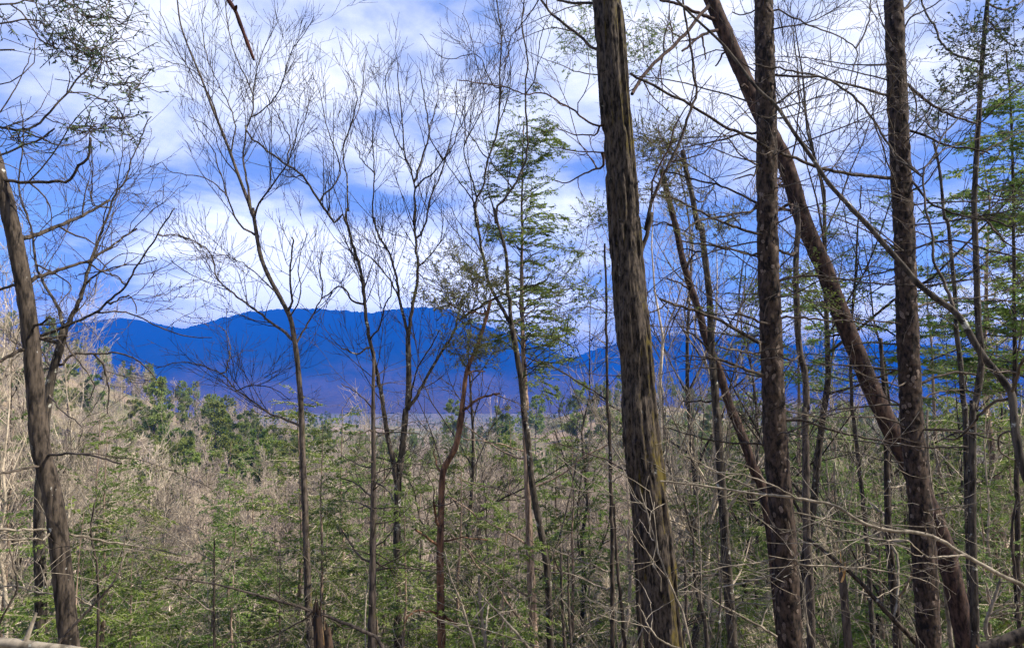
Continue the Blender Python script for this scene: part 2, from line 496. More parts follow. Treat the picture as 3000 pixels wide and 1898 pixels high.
def leaves(P, per_m, ln, wd, droop=0.1, spread=0.8, both=True, jitter=0.25, t0=0.1, r=None):
    """small pointed leaf faces set along both sides of the polylines P"""
    r = r or rng
    B, m, _ = P.shape
    if B == 0: return np.zeros((0, 3)), np.zeros((0, 4), int)
    L = plen(P)
    cnt = np.maximum((per_m * L).astype(int), 2)
    idx = np.repeat(np.arange(B), cnt)
    K = len(idx)
    tt = t0 + (1 - t0) * r.random(K)
    f = tt * (m - 1); k = np.clip(f.astype(int), 0, m - 2); w = (f - k)[:, None]
    pos = P[idx, k] * (1 - w) + P[idx, k + 1] * w
    tan = nrm(P[idx, k + 1] - P[idx, k])
    side = nrm(np.cross(tan, np.array([0, 0, 1.0])) + 1e-6) * r.choice([-1, 1], K)[:, None]
    d = nrm(tan * (1 - spread * 0.5) + side * spread + r.normal(size=(K, 3)) * jitter - np.array([0, 0, droop]))
    l = r.uniform(0.65, 1.15, K)[:, None] * ln
    wv = nrm(np.cross(d, np.array([0, 0, 1.0]) + r.normal(size=(K, 3)) * 1.1)) * (wd * 0.5) * r.uniform(0.7, 1.2, K)[:, None]
    V = np.stack([pos, pos + d * l * 0.45 + wv, pos + d * l - np.array([0, 0, 0.1]) * l, pos + d * l * 0.45 - wv], 1)
    return V.reshape(-1, 3), np.arange(K * 4).reshape(-1, 4)


def tufts(C, D, n, ln, wd, r=None):
    """bundles of needles radiating from centres C around directions D"""
    r = r or rng
    K = len(C) * n
    c = np.repeat(C, n, 0)
    d = nrm(np.repeat(D, n, 0) * 0.55 + r.normal(size=(K, 3)) * 0.75)
    l = r.uniform(0.6, 1.1, K)[:, None] * ln
    wv = nrm(np.cross(d, r.normal(size=(K, 3)))) * wd * 0.5
    V = np.stack([c, c + d * l * 0.5 + wv, c + d * l, c + d * l * 0.5 - wv], 1)
    return V.reshape(-1, 3), np.arange(K * 4).reshape(-1, 4)


def join(parts):
    VV, QQ, o = [], [], 0
    for V, Q in parts:
        if len(V) == 0: continue
        VV.append(V); QQ.append(Q + o); o += len(V)
    return (np.concatenate(VV), np.concatenate(QQ)) if VV else (np.zeros((0, 3)), np.zeros((0, 4), int))


# the photograph was read in nine overlapping tiles; traces are written in tile coordinates
TILE = {'1': (0, 0), '2': (1000, 0), '3': (2000, 0), '4': (0, 600), '5': (1000, 600), '6': (2000, 600), '7': (0, 1198), '8': (1000, 1198), '9': (2000, 1198)}


def trace(s):
    out, ox, oy, k = [], 0, 0, 1.0
    for tok in s.split():
        if ',' not in tok:
            ox, oy = TILE.get(tok, (0, 0)); k = 1.0 if tok == '0' else 2.176
            continue
        a, b = tok.split(',')
        out.append((ox + float(a) / k, oy + float(b) / k))
    return np.array(out)


def smooth(pts, n):
    """Catmull-Rom through pts (k,d), resampled evenly to n points"""
    pts = np.asarray(pts, float)
    k = len(pts)
    e = np.concatenate([[2 * pts[0] - pts[1]], pts, [2 * pts[-1] - pts[-2]]])
    fine = []
    for i in range(k - 1):
        p0, p1, p2, p3 = e[i:i + 4]
        for q in np.arange(8) / 8:
            fine.append(0.5 * (2 * p1 + (p2 - p0) * q + (2 * p0 - 5 * p1 + 4 * p2 - p3) * q * q + (3 * p1 - p0 - 3 * p2 + p3) * q ** 3))
    fine.append(pts[-1])
    fine = np.array(fine)
    s = np.concatenate([[0], np.cumsum(np.linalg.norm(np.diff(fine[:, :2] if fine.shape[1] == 2 else fine[:, :3], axis=0), axis=1))])
    x = np.linspace(0, s[-1], n)
    return np.stack([np.interp(x, s, fine[:, j]) for j in range(fine.shape[1])], 1)


def to_ground(P, R):
    """carry a stem (first point lowest) on down into the soil"""
    d = nrm(P[0] - P[min(3, len(P) - 1)])
    d[2] = min(d[2], -0.75); d[:2] *= 0.5; d = nrm(d)
    p, k = P[0].copy(), 0
    while p[2] > ground(p[0], p[1]) - 0.25 and k < 200:
        p = p + d * 0.25; k += 1
    if k == 0: return P, R
    n = max(4, k // 2)
    ext = P[0] + (p - P[0]) * np.linspace(1, 0, n, endpoint=False)[:, None]
    flare = 1 + 0.35 * np.linspace(1, 0, n, endpoint=False) ** 3
    return np.concatenate([ext, P]), np.concatenate([R[0] * flare, R])


def bark_trunk(P, R, sides, dz, kt, zc, amp, seed):
    """a trunk with modelled bark: ridges about 2*pi*R/kt wide and zc metres long, amp metres deep"""
    L = np.concatenate([[0], np.cumsum(np.linalg.norm(np.diff(P, axis=0), axis=1))])
    n = int(L[-1] / dz)
    x = np.linspace(0, L[-1], n)
    Pc = np.stack([np.interp(x, L, P[:, j]) for j in range(3)], 1)
    Rc = np.interp(x, L, R)
    T = nrm(np.gradient(Pc, axis=0))
    N = nrm(np.cross(T, np.array([0, 1.0, 0]))); B = np.cross(T, N)
    a = np.arange(sides) / sides

    def pn(A, Z, k, seed):                   # noise periodic in the angle
        A = A * k
        i = np.floor(A).astype(np.int64)
        f = A - i; f = f * f * (3 - 2 * f)
        z = vnoise((i % k) * 17.0 + 0.0, Z, seed) * (1 - f) + vnoise(((i + 1) % k) * 17.0, Z, seed) * f
        return z
    A, Z = np.meshgrid(a, x, indexing='xy')
    warp = (pn(A, Z / (zc * 1.6), max(3, kt // 4), seed) - 0.5) * 0.10 * 14 / kt
    A2 = (A + warp) % 1.0
    n1 = pn(A2, Z / zc, kt, seed + 1)
    n2 = pn(A2, Z / (zc * 0.33), kt * 2, seed + 2)
    big = pn(A, Z / 0.9, 4, seed + 3)
    n3 = pn(A2, Z / (zc * 0.12), kt * 3, seed + 4)
    rid = np.clip((n1 - 0.36) * 3.4, 0, 1)
    rid = rid * rid * (3 - 2 * rid)
    h = amp * (rid * 0.75 + 0.30 * n2 * rid + 0.22 * n3 - 0.85) + (big - 0.5) * 0.10 * Rc[:, None]
    rr = Rc[:, None] + h
    ang = A * 2 * math.pi
    V = Pc[:, None, :] + N[:, None, :] * (np.cos(ang) * rr)[..., None] + B[:, None, :] * (np.sin(ang) * rr)[..., None]
    i = np.arange(n * sides).reshape(n, sides); j = np.roll(i, -1, 1)
    Q = np.stack([i[:-1], j[:-1], j[1:], i[1:]], -1).reshape(-1, 4)
    return V.reshape(-1, 3), Q, (Pc, Rc, N, B)


FAN = [dict(per_m=3.0, t=(0.15, 0.99), ang=(24, 46), absl=(0.7, 2.0), tfall=0.45, n=7, up=0.6, wob=0.06, rr=0.55, rmax=0.0095),
       dict(per_m=4.8, t=(0.15, 0.97), ang=(24, 52), absl=(0.3, 0.95), tfall=0.4, n=6, up=0.5, wob=0.08, rr=0.7, rmin=0.0034),
       dict(per_m=2.6, t=(0.2, 0.95), ang=(28, 55), absl=(0.12, 0.42), tfall=0.3, n=4, up=0.3, wob=0.09, rr=0.8, rmin=0.0032)]
HORIZ = [dict(per_m=2.0, t=(0.2, 0.98), ang=(25, 60), absl=(0.4, 1.5), tfall=0.4, n=8, up=0.12, wob=0.20, rr=0.6, rmax=0.012),
         dict(per_m=3.6, t=(0.15, 0.97), ang=(28, 62), absl=(0.2, 0.7), tfall=0.3, n=6, up=0.05, wob=0.22, rr=0.7, rmin=0.002),
         dict(per_m=3.0, t=(0.2, 0.95), ang=(30, 60), absl=(0.1, 0.3), tfall=0.3, n=4, up=0.0, wob=0.2, rr=0.8, rmin=0.0018)]


def tree(name, label, Y, mat, trunk, tw, limbs=(), levels=(), twigmat='twig', cat='tree', group=None, sides=14, detail=None, auto=None, autofrom='trunk',
         foliage=None, plates=0, lean=0.0, broken=False, ground_it=True, seed=None, dyr=1.0):
    """a traced tree: trunk, each main branch a part, the fine twigs one part, foliage one part"""
    r = np.random.default_rng(seed if seed is not None else abs(hash(label)) % 9973 if False else sum(map(ord, label)))
    px = Y / F
    uv = trace(trunk)
    n = max(12, int(len(uv) * 5))
    s = smooth(uv, n)
    Yv = Y + lean * np.linspace(0, 1, n)
    P = W(s[:, 0], s[:, 1], Yv)
    R = np.linspace(tw[0], tw[1], n) * 0.5 * px
    if tw[0] < 18: P[1:] += r.normal(size=(n - 1, 3)) * 0.003 * Y / 8
    if ground_it: P, R = to_ground(P, R)
    base = P[0].copy()
    if ground_it: base[2] = ground(base[0], base[1])
    root = empty(name, base)
    tag(root, label, cat, group)
    if detail:
        V, Q, fr = bark_trunk(P, R, detail[0], detail[1], detail[2], detail[3], detail[4], 5 + int(Y * 10))
        V = V - base
    else:
        V, Q = tubes([(P, R * (1 + 0.06 * np.sin(np.arange(len(R)) * 1.7)), sides)], base)
        fr = None
    if broken:                               # splintered top
        a = np.arange(sides)
        V[-sides:, 2] += r.uniform(-0.02, 0.22, sides)
    T = None
    if broken or tw[1] > 6:
        top = V[-(detail[0] if detail else sides):]
        V = np.concatenate([V, top.mean(0, keepdims=True)])
        k = len(V) - 1; sd = len(top)
        T = np.array([(k - sd + i, k - sd + (i + 1) % sd, k) for i in range(sd)])
    tr = obj('trunk', mesh_np('trunk', V, Q, T, mats=[M[mat]]), root)
    lim = []
    for L in limbs:
        path, w0, w1 = L[0], L[1], L[2]
        dy = L[3] if len(L) > 3 else r.uniform(-dyr, dyr)
        q = trace(path)
        m = max(10, int(len(q) * 3.5))
        q = smooth(q, m)
        # start at the depth of the nearest trunk point, drift in depth on the way out
        tl = np.linspace(0, 1, m)
        cand = np.concatenate([P] + [p for p, _ in lim])
        rel = cand - EYE
        cf = rel[:, 1] * math.cos(PITCH) + rel[:, 2] * math.sin(PITCH)
        cuv = np.stack([1500 + F * rel[:, 0] / cf, 949 - F * (rel[:, 2] * math.cos(PITCH) - rel[:, 1] * math.sin(PITCH)) / cf], 1)
        jn = int(np.argmin(np.linalg.norm(cuv - q[0], axis=1)))
        y0 = cand[jn, 1]
        if np.linalg.norm(cuv[jn] - q[0]) > 2.0:
            q = smooth(np.concatenate([cuv[jn][None], q[1 if np.linalg.norm(cuv[jn] - q[0]) < 30 else 0::2], q[-1:]]), m)
        Pl = W(q[:, 0], q[:, 1], y0 + dy * tl)
        Pl[0] = cand[jn]
        Pl[1:] += r.normal(size=(m - 1, 3)) * 0.006 * Y / 10
        Rl = (w0 + (w1 - w0) * np.sqrt(tl)) * 0.5 * px * 0.95
        lim.append((Pl, Rl))
    if auto:
        Pa, Ra, _ = spawn(P[None], R[None], r=r, **auto)
        for i in range(len(Pa)): lim.append((Pa[i], Ra[i]))
    # dead lower limbs of near trees: the light on them put into paler bark
    lit_pale = lambda p: mat in ('plated', 'oak', 'brown') and p[:, 2].mean() < 0.7 and p[:, 1].mean() < 12.5
    bobs = []
    for Pl, Rl in lim:
        V, Q = tubes([(Pl, Rl, 7 if Rl[0] > 0.02 else 5)], base)
        bobs += [0]
        bobs[-1] = obj('branch', mesh_np('branch', V, Q, mats=[M['pale' if lit_pale(Pl) else twigmat if Rl[0] < 0.018 else mat if mat not in ('plated', 'oak') else 'brown']]), root)
    if levels:                               # each branch carries its own twigs
        for bo, (Pl, Rl) in zip(bobs, lim):
            cur, grp = (Pl[None], Rl[None]), []
            for li, kw in enumerate(levels):
                Pn, Rn, _ = spawn(cur[0], cur[1], r=r, **kw)
                if len(Pn) == 0: break
                cur = (Pn, Rn)
                grp.append((Pn, Rn, 4 if li == 0 else 3))
            V, Q = tubes(grp, base)
            if len(V): tag(obj('twigs', mesh_np('twigs', V, Q, mats=[M['pale' if lit_pale(Pl) else twigmat]]), bo), kind='stuff')
    if foliage: foliage(root, base, P, R, lim, r)
    if plates: bark_plates(tr, fr, base, plates, r)
    return root


def plate_meshes():
    out = []
    for k in range(5):
        r = random.Random(k)
        n = 6
        pts = []
        for i in range(n):
            a = i / n * 2 * math.pi + r.uniform(-0.3, 0.3)
            d = r.uniform(0.38, 0.58)
            pts.append((math.cos(a) * d, math.sin(a) * d * r.uniform(0.9, 1.4)))
        V = [(x, y, 0.10 + 0.10 * y - 0.25 * x * x + r.uniform(-.03, .03)) for x, y in pts] + [(x * 0.92, y * 0.92, -0.12) for x, y in pts] + [(0, 0, 0.15)]
        T = [(i, (i + 1) % n, 2 * n) for i in range(n)]
        Q = [(i, i + n, (i + 1) % n + n, (i + 1) % n) for i in range(n)]
        out.append(mesh_np('bark_plate', V, Q, T, mats=[M['plate']], smooth=False))
    return out


PLATES = plate_meshes()


def bark_plates(trunk, fr, base, count, r):
    """loose plates of bark standing off the trunk"""
    from mathutils import Matrix
    Pc, Rc, N, B = fr
    vis = np.where((Pc[:, 2] < 1.6 + 0.62 * Pc[0, 1]) & (Pc[:, 2] > 1.6 - 0.42 * Pc[0, 1]))[0]
    for q in range(count):
        i = int(r.choice(vis)); a = r.uniform(0, 2 * math.pi)
        nn = N[i] * math.cos(a) + B[i] * math.sin(a)
        if nn[1] > 0.35: nn = nn * np.array([1, -1, 1]); nn = nrm(nn)
        p = Pc[i] + nn * (Rc[i] * 1.0) - base
        up = np.array([0, 0, 1.0]); xx = nrm(np.cross(up, nn)); yy = np.cross(nn, xx)
        w = r.uniform(0.018, 0.048); h = w * r.uniform(0.9, 1.9)
        tw = r.normal() * 0.2
        x2, y2 = xx * math.cos(tw) + yy * math.sin(tw), yy * math.cos(tw) - xx * math.sin(tw)
        o = bpy.data.objects.new('bark_plate', PLATES[int(r.integers(5))])
        COL.objects.link(o)
        o.parent = trunk
        mt = Matrix.Identity(4)
        for c, v in enumerate((x2 * w, y2 * h, nn * w * 0.55)):
            for k in range(3): mt[k][c] = v[k]
        for k in range(3): mt[k][3] = p[k]
        o.matrix_local = mt


# foliage builders --------------------------------------------------
def fol_hemlock(mat='hemlock', t=(0.45, 0.99), per_m=5.0, ln=(0.9, 1.6), tfall=0.75, per_leaf=42, lf=(0.05, 0.014), up=-0.25, ang=(70, 100), l2=6.0, l3=5.0):
    def f(root, base, P, R, lim, r):
        a, ra, _ = spawn(P[None], R[None], per_m=per_m, t=t, ang=ang, absl=ln, tfall=tfall, n=7, rr=0.4, up=up, wob=0.10, rmax=0.014, r=r)
        b, rb, _ = spawn(a, ra, per_m=l2, t=(0.15, 1), ang=(35, 65), absl=(0.25, 0.6), tfall=0.5, n=5, rr=0.6, flat=0.8, up=-0.15, wob=0.1, r=r)
        c, rc, _ = spawn(b, rb, per_m=l3, t=(0.1, 1), ang=(35, 60), absl=(0.10, 0.28), tfall=0.3, n=4, rr=0.7, flat=0.8, up=-0.12, wob=0.1, r=r)
        for i in range(len(a)):
            V, Q = tubes([(a[i], ra[i], 4)], base)
            obj('branch', mesh_np('branch', V, Q, mats=[M['twig']]), root)
        V, Q = tubes([(b, rb, 3), (c, rc, 3)], base)
        tag(obj('twigs', mesh_np('twigs', V, Q, mats=[M['twig']]), root), kind='stuff')
        V, Q = join([leaves(b, per_leaf, lf[0], lf[1], r=r), leaves(c, per_leaf, lf[0], lf[1], r=r), leaves(a, per_leaf * 0.5, lf[0], lf[1], t0=0.4, r=r)])
        tag(obj('foliage', mesh_np('foliage', V - base, Q, mats=[M[mat]], smooth=False), root), kind='stuff')
    return f


def fol_clumps(mat, clumps, Y, leaf=(0.045, 0.016), per=60, needles=True, dyr=0.8, twl=(0.12, 0.4), tw=13):
    """clumps: (tile, x, y, radius px) -> twiggy tufts of leaves there"""
    def f(root, base, P, R, lim, r):
        Lv, Tw = [], []
        ends = [(p[j]) for p, _ in lim for j in range(0, len(p), 2)] + [p for p in P[::2]]
        ends = np.array(ends)
        for s, rad in clumps:
            for (u, v) in trace(s):
                k = max(4, int(tw * (rad / 40) ** 1.3))
                rm = rad * Y / F
                yy = Y + r.uniform(-dyr, dyr)
                c0 = W(u, v, yy)
                j = np.argmin(np.linalg.norm((ends - c0) * np.array([1, 0.5, 1]), axis=1))
                # a twig leads from the wood to the clump
                mid = (ends[j] + c0) / 2 + r.normal(size=3) * 0.12 * np.linalg.norm(ends[j] - c0)
                link = smooth(np.array([ends[j], mid, c0]), 8)
                Tw.append((link[None], np.linspace(0.0055, 0.003, 8)[None] * (Y / 10) ** 0.5, 4))
                ends = np.concatenate([ends, link[3:]])
                cc = c0 + r.normal(size=(k, 3)) * rm * np.array([0.62, 0.62, 0.38])
                d = nrm(cc - c0 + np.array([0, 0, 0.25 * rm]))
                l = r.uniform(*twl, k)[:, None]
                Pt = np.stack([c0 + (cc - c0) * 0.15, cc, cc + d * l * 0.5, cc + d * l + r.normal(size=(k, 3)) * 0.03], 1)
                Tw.append((Pt, np.full(Pt.shape[:2], 0.003), 3))
                if needles:
                    C = np.concatenate([Pt[:, 1], Pt[:, 2], Pt[:, 3]]); D = np.concatenate([d, d, d])
                    Lv.append(tufts(C, D, per, leaf[0], leaf[1], r))
                else:
                    Lv.append(leaves(Pt[:, 1:], per, leaf[0], leaf[1], droop=0.25, jitter=0.5, r=r))
        V, Q = tubes(Tw, base)
        tag(obj('twigs', mesh_np('twigs', V, Q, mats=[M['twig']]), root), kind='stuff')
        V, Q = join(Lv)
        tag(obj('foliage', mesh_np('foliage', V - base, Q, mats=[M[mat]], smooth=False), root), kind='stuff')
    return f

# ------------------------------------------------------------------ the near trees, one by one
tree('oak_tree', 'thickest trunk, a ridged dark oak with yellow-green moss down its side', 7.0, 'oak',
     '0 1947,1898 1912,1547 1880,1298 1868,1151 1852,949 1831,697 1805,350 1779,0 1764,-160', (110, 85),
     [('5 1850,430 1890,340 1935,240 1985,20 2 1935,1480 1960,1360 2000,1230 2080,1060 2150,920 3 0,850 30,760 90,600 70,500 60,350 35,200 10,60 0,-80', 17, 7, 0.5, -0.2),
      ('2 1645,800 1560,770 1480,700 1400,660 1290,590 1170,600 1050,560 940,540 740,510', 9, 3), ('2 1655,970 1520,965 1420,955 1330,930', 8, 3),
      ('2 1670,1060 1560,1100 1500,1130 1440,1170 1360,1150', 11, 4), ('2 1650,860 1550,860 1450,850 1370,810', 8, 3),
      ('2 1610,310 1530,240 1430,160 1340,90 1270,0 1200,-90', 12, 8), ('2 1600,20 1480,20 1380,0 1300,-60', 12, 8),
      ('2 1260,0 1200,90 1130,180 1080,240 1070,330 1040,450', 6, 2), ('2 1640,480 1500,460 1380,410 1270,370 1190,330', 6, 2),
      ('5 1750,1090 1650,1085 1560,1070', 6, 2), ('8 1830,400 1700,330 1500,260 1350,210', 6, 3)],
     HORIZ, 'twigred', detail=(150, 0.013, 30, 0.42, 0.030), dyr=0.9)

tree('plated_tree', 'straight trunk with flaking bark plates in front of the leaning red trunk', 8.3, 'plated',
     '0 2316,1898 2294,1547 2272,1300 2258,949 2249,690 2245,350 2237,0 2234,-160', (72, 56),
     [('3 600,60 700,110 830,170 1000,240 1110,310 1090,430 1050,570 1030,640', 8, 3, -0.6), ('3 1110,310 1180,160 1200,0 1210,-80', 6, 4, 0.1, -0.4),
      ('3 580,480 760,490 900,500 1030,570 1150,680 1250,820 1330,950 1450,1070 1530,1130', 9, 6, -0.9),
      ('3 470,1290 330,1220 230,1180 100,1150 0,1120 -120,1090', 10, 5), ('3 475,1350 350,1360 200,1390 90,1410 20,1470', 11, 5),
      ('3 460,850 380,850 250,890 120,920 0,940', 11, 4), ('3 470,1050 370,990 320,920 260,860 190,830', 8, 3), ('3 475,1115 400,1120 320,1145', 9, 4),
      ('6 480,190 350,150 200,90 90,30 0,-10 -90,-60', 11, 5), ('6 485,320 380,300 270,280 130,250 0,235', 10, 5),
      ('6 485,880 400,830 280,760 150,700 0,650 -140,600', 15, 7), ('6 490,960 400,935 230,905', 8, 5), ('6 500,1080 400,1050 300,1010 160,970', 13, 8),
      ('6 485,745 420,710 335,690', 10, 7), ('6 612,490 680,465 800,455 920,460 1060,480 1200,500 1360,510 1500,512', 10, 4, -0.5),
      ('6 628,720 760,720 900,740 1060,740 1200,770 1300,800 1370,840', 10, 5, 0.6), ('9 530,230 450,220 250,210 100,180 0,150 -110,120', 10, 4),
      ('9 655,70 780,80 900,120 1050,160 1200,190 1400,230 1600,250', 11, 4, -0.5), ('9 560,560 400,480 200,390 0,290', 9, 4),
      ('3 460,70 380,95 315,85', 7, 4), ('9 590,1205 480,1205 390,1207', 7, 3), ('3 600,660 660,620 780,560 900,500 1000,440', 7, 3, -0.6),
      ('3 455,450 380,395 250,300', 6, 3)],
     HORIZ, 'twig', detail=(60, 0.016, 16, 0.075, 0.010), plates=240, dyr=1.2,
     auto=dict(count=26, t=(0.2, 0.98), ang=(68, 100), absl=(0.8, 2.6), tfall=0.2, n=10, rr=0.12, up=0.12, wob=0.10, rmax=0.011, tip=0.3))

tree('plated_tree', 'second plated trunk, crossed by the curving pale limb near the right edge', 8.8, 'plated',
     '0 2722,1898 2702,1547 2676,1300 2657,949 2649,690 2632,350 2618,0 2612,-160', (68, 54),
     [('3 1335,1140 1080,1110 870,1070 720,1010 560,950 450,890 370,850 250,800 130,720 0,640 2 2080,600 1960,530 1840,470', 13, 7, -1.3, -0.3),
      ('3 1295,610 1150,560 1000,530 870,490 720,460 590,432 450,410', 10, 5, -0.8), ('3 1425,530 1500,600 1600,680 1700,730 1800,770 1880,790', 11, 8),
      ('3 1440,830 1560,870 1680,930 1850,950 1960,980', 11, 5), ('3 1470,1160 1560,1280 1700,1350 1850,1390 1950,1400 2100,1450', 10, 5),
      ('3 1405,75 1450,20 1470,-60', 10, 7), ('3 1400,250 1440,130 1560,60 1690,-20', 8, 4), ('6 1365,400 1230,440 1100,470 1000,490 900,480', 8, 3),
      ('6 1365,750 1200,740 1060,710 900,650', 7, 3), ('6 1375,890 1230,880 1100,890 1000,920', 8, 3), ('6 1380,1060 1200,1030 1000,1020 780,1020', 7, 3),
      ('6 1385,1150 1300,1130 1200,1100 1090,1050', 7, 3), ('6 1495,650 1600,620 1760,600 1900,590 2000,560 2176,520', 9, 4), ('6 1510,1140 1640,1090 1760,1065 1870,1080', 11, 7),
      ('6 1530,1230 1640,1190 1780,1180 1860,1200', 8, 4), ('6 1400,1280 1300,1230 1180,1210 1000,1200 800,1180', 7, 3),
      ('9 1420,110 1300,60 1180,50 960,52', 8, 3), ('9 1440,350 1300,330 1150,290 950,260', 7, 3), ('9 1480,840 1400,840 1250,830 1000,770 760,690', 8, 4),
      ('9 1540,130 1700,130 1900,170 2050,220', 8, 4), ('6 1470,280 1600,240 1750,230 1950,290 2150,340', 8, 4)],
     HORIZ, 'twig', detail=(60, 0.016, 16, 0.075, 0.010), plates=240, dyr=1.2,
     auto=dict(count=26, t=(0.2, 0.98), ang=(68, 100), absl=(0.8, 2.6), tfall=0.2, n=10, rr=0.12, up=0.12, wob=0.10, rmax=0.011, tip=0.3))

tree('leaning_pine', 'reddish trunk leaning far to the left behind both plated trunks', 11.2, 'redbark',
     '0 2832,1898 2812,1795 2780,1658 2745,1547 2680,1400 2614,1266 2580,1197 2521,1060 2464,922 2414,784 2352,646 2302,480 2240,360 2193,257 2142,138 2083,0 2010,-170', (56, 44),
     [('3 245,155 180,120 130,95 60,70 0,40 -140,0', 15, 8, -0.5), ('3 250,190 180,200 120,230 50,280 0,330', 13, 7, -0.5),
      ('3 190,20 100,110 0,240 2 2080,330 1950,450 1850,600', 12, 10, -1.5), ('3 610,1335 680,1340 720,1345', 12, 9), ('3 420,600 400,545 375,550', 9, 6),
      ('6 700,0 690,60', 8, 6), ('6 960,630 930,625 880,615', 14, 7), ('6 1040,840 1000,830 930,835', 14, 5), ('6 870,215 890,190 912,158', 9, 3),
      ('3 270,330 240,380 215,425', 9, 5), ('3 130,240 135,300 145,380', 8, 4), ('3 605,1180 660,1140 690,1090', 10, 5), ('3 660,1160 620,1140 570,1130', 8, 5),
      ('3 690,1150 700,1000 720,900 740,700 730,450', 7, 4, -0.6)],
     HORIZ, 'twigred', sides=18, detail=(40, 0.03, 12, 0.2, 0.009))

tree('leaning_sapling', 'smooth pale limb curving from the right edge up to the top middle', 5.0, 'grey',
     '9 2290,900 2230,560 2170,370 2130,200 2110,20 6 2110,1300 2090,1190 2010,1080 1920,970 1850,860 1790,750 1720,670 1620,600 1500,500 1380,360 1290,260 1180,130 1050,0 '
     '3 1100,1350 940,1180 840,1030 720,860 590,670 470,560 270,300 60,100 -60,-20 -160,-90', (26, 7),
     [('6 1735,680 1690,560 1650,450 1600,350 1590,200 1545,0 3 1540,1250 1530,1100 1600,1000 1640,890 1740,780 1880,650 2060,580 2176,520', 14, 4, 0.6, 0.0),
      ('6 2100,1200 2130,1100 2176,980 2230,800', 12, 8), ('6 2070,1240 1990,1250 1920,1310 1870,1370 9 1820,130 1760,180 1690,190 1660,150', 12, 7, 0.7, 0.1),
      ('9 2090,140 2030,160 2010,230 2040,290 2120,320', 8, 5, 0.3), ('3 1530,1120 1460,1060 1370,1020 1330,940', 6, 3, 0.6, 0.5), ('3 880,1070 970,1060 1080,1110', 6, 3),
      ('3 1640,890 1560,790 1480,740 1390,700', 6, 3, 0.5, 0.5), ('3 590,670 640,640 720,560 860,500', 6, 3), ('3 1600,1000 1700,940 1900,880 2000,860 2176,838', 6, 3, 0.3, 0.5)],
     HORIZ, 'twig', sides=12, lean=0.8)

tree('leaning_tree', 'grey-brown trunk leaning left beside the left edge of the picture', 7.0, 'brown',
     '0 206,1898 180,1658 158,1474 118,1300 97,1060 67,830 20,600 -14,480 -60,300 -120,60 -170,-120', (54, 38),
     [('4 190,480 300,440 450,390 560,360 700,270 800,200 870,150', 17, 6, 0.6), ('4 130,220 240,190 360,140 500,80 620,20 700,-30', 19, 9, 0.8),
      ('1 -30,1150 150,1160 300,1160 450,1150 480,1080 560,1000 575,880', 13, 8, -0.3), ('4 90,510 0,540 -120,580', 11, 8), ('4 140,920 60,960 0,990 -100,1010', 14, 9),
      ('4 235,770 280,745 325,720', 12, 5), ('4 250,855 340,845 435,835', 12, 4), ('7 245,355 120,390 0,415 -90,440', 10, 7), ('7 425,795 600,825 800,865 1000,895 1220,945', 10, 4, 0.8),
      ('7 345,295 450,280 560,290 680,320 770,350', 10, 5, -0.6), ('7 310,770 200,770 0,765 -90,762', 8, 6), ('7 320,825 200,828 0,830', 7, 5),
      ('7 430,1180 470,1190 600,1260 500,1180', 6, 3), ('7 330,1180 230,1165 120,1130 0,1135', 7, 4), ('4 560,360 640,420 760,400 880,330', 7, 3, 0.7, 0.3)],
     HORIZ, 'twig', detail=(48, 0.025, 16, 0.12, 0.008), dyr=0.7)

tree('forked_tree', 'bare forked tree just behind the leaning trunk, its arms spread over the blue ridge', 11.0, 'grey',
     '7 265,1523 258,1100 248,800 255,500 280,200 4 305,1230 340,1050 385,900 410,790', (34, 22),
     [('4 410,790 450,730 500,620 540,500 580,370 620,250 650,160 690,60 1 740,1230 800,1150 830,1050 870,950 930,800 965,740', 18, 3),
      ('4 400,770 370,650 310,560 270,490 230,380 215,250 190,120 150,0 1 120,1180 150,900 130,650', 13, 3),
      ('4 250,850 330,810 430,770 520,730 620,680 720,590 800,520 850,430 920,320 1000,200 1060,100 1120,20', 14, 4), ('4 800,520 770,480 740,450 690,445 640,430 500,440', 6, 3),
      ('4 620,690 760,680 880,710 1000,770 1170,835 1350,850', 7, 3), ('4 380,1040 420,990 480,950 600,950 740,945 850,980 940,1040 1000,1120', 10, 4),
      ('4 600,955 650,1010 680,1100 695,1200 680,1330', 8, 4, 0.2), ('4 410,860 440,920 520,1020 600,1150 570,1240', 6, 3), ('4 340,1050 300,1000 280,950 240,900', 10, 5),
      ('4 310,1210 400,1320 460,1360 530,1420 500,1520', 7, 3), ('4 540,500 640,430 780,390 880,380 1000,350', 8, 3), ('4 690,640 800,580 850,600 870,690', 7, 3),
      ('4 300,1060 290,1030 340,1070 400,1060', 8, 3), ('1 580,1300 590,1100 580,900', 6, 3), ('1 650,1500 680,1300 750,1200 820,1080', 6, 2),
      ('4 640,430 740,330 830,310 1000,340', 5, 2), ('4 230,380 330,430 440,500 450,540 370,640', 7, 3), ('4 1000,200 1120,190 1250,240 1340,310 1370,400', 5, 2)],
     [dict(FAN[0], per_m=2.4, ang=(25, 60), up=0.25, wob=0.16), dict(FAN[1], per_m=3.8, wob=0.17, up=0.2), dict(FAN[2], per_m=3.0)], 'twig')

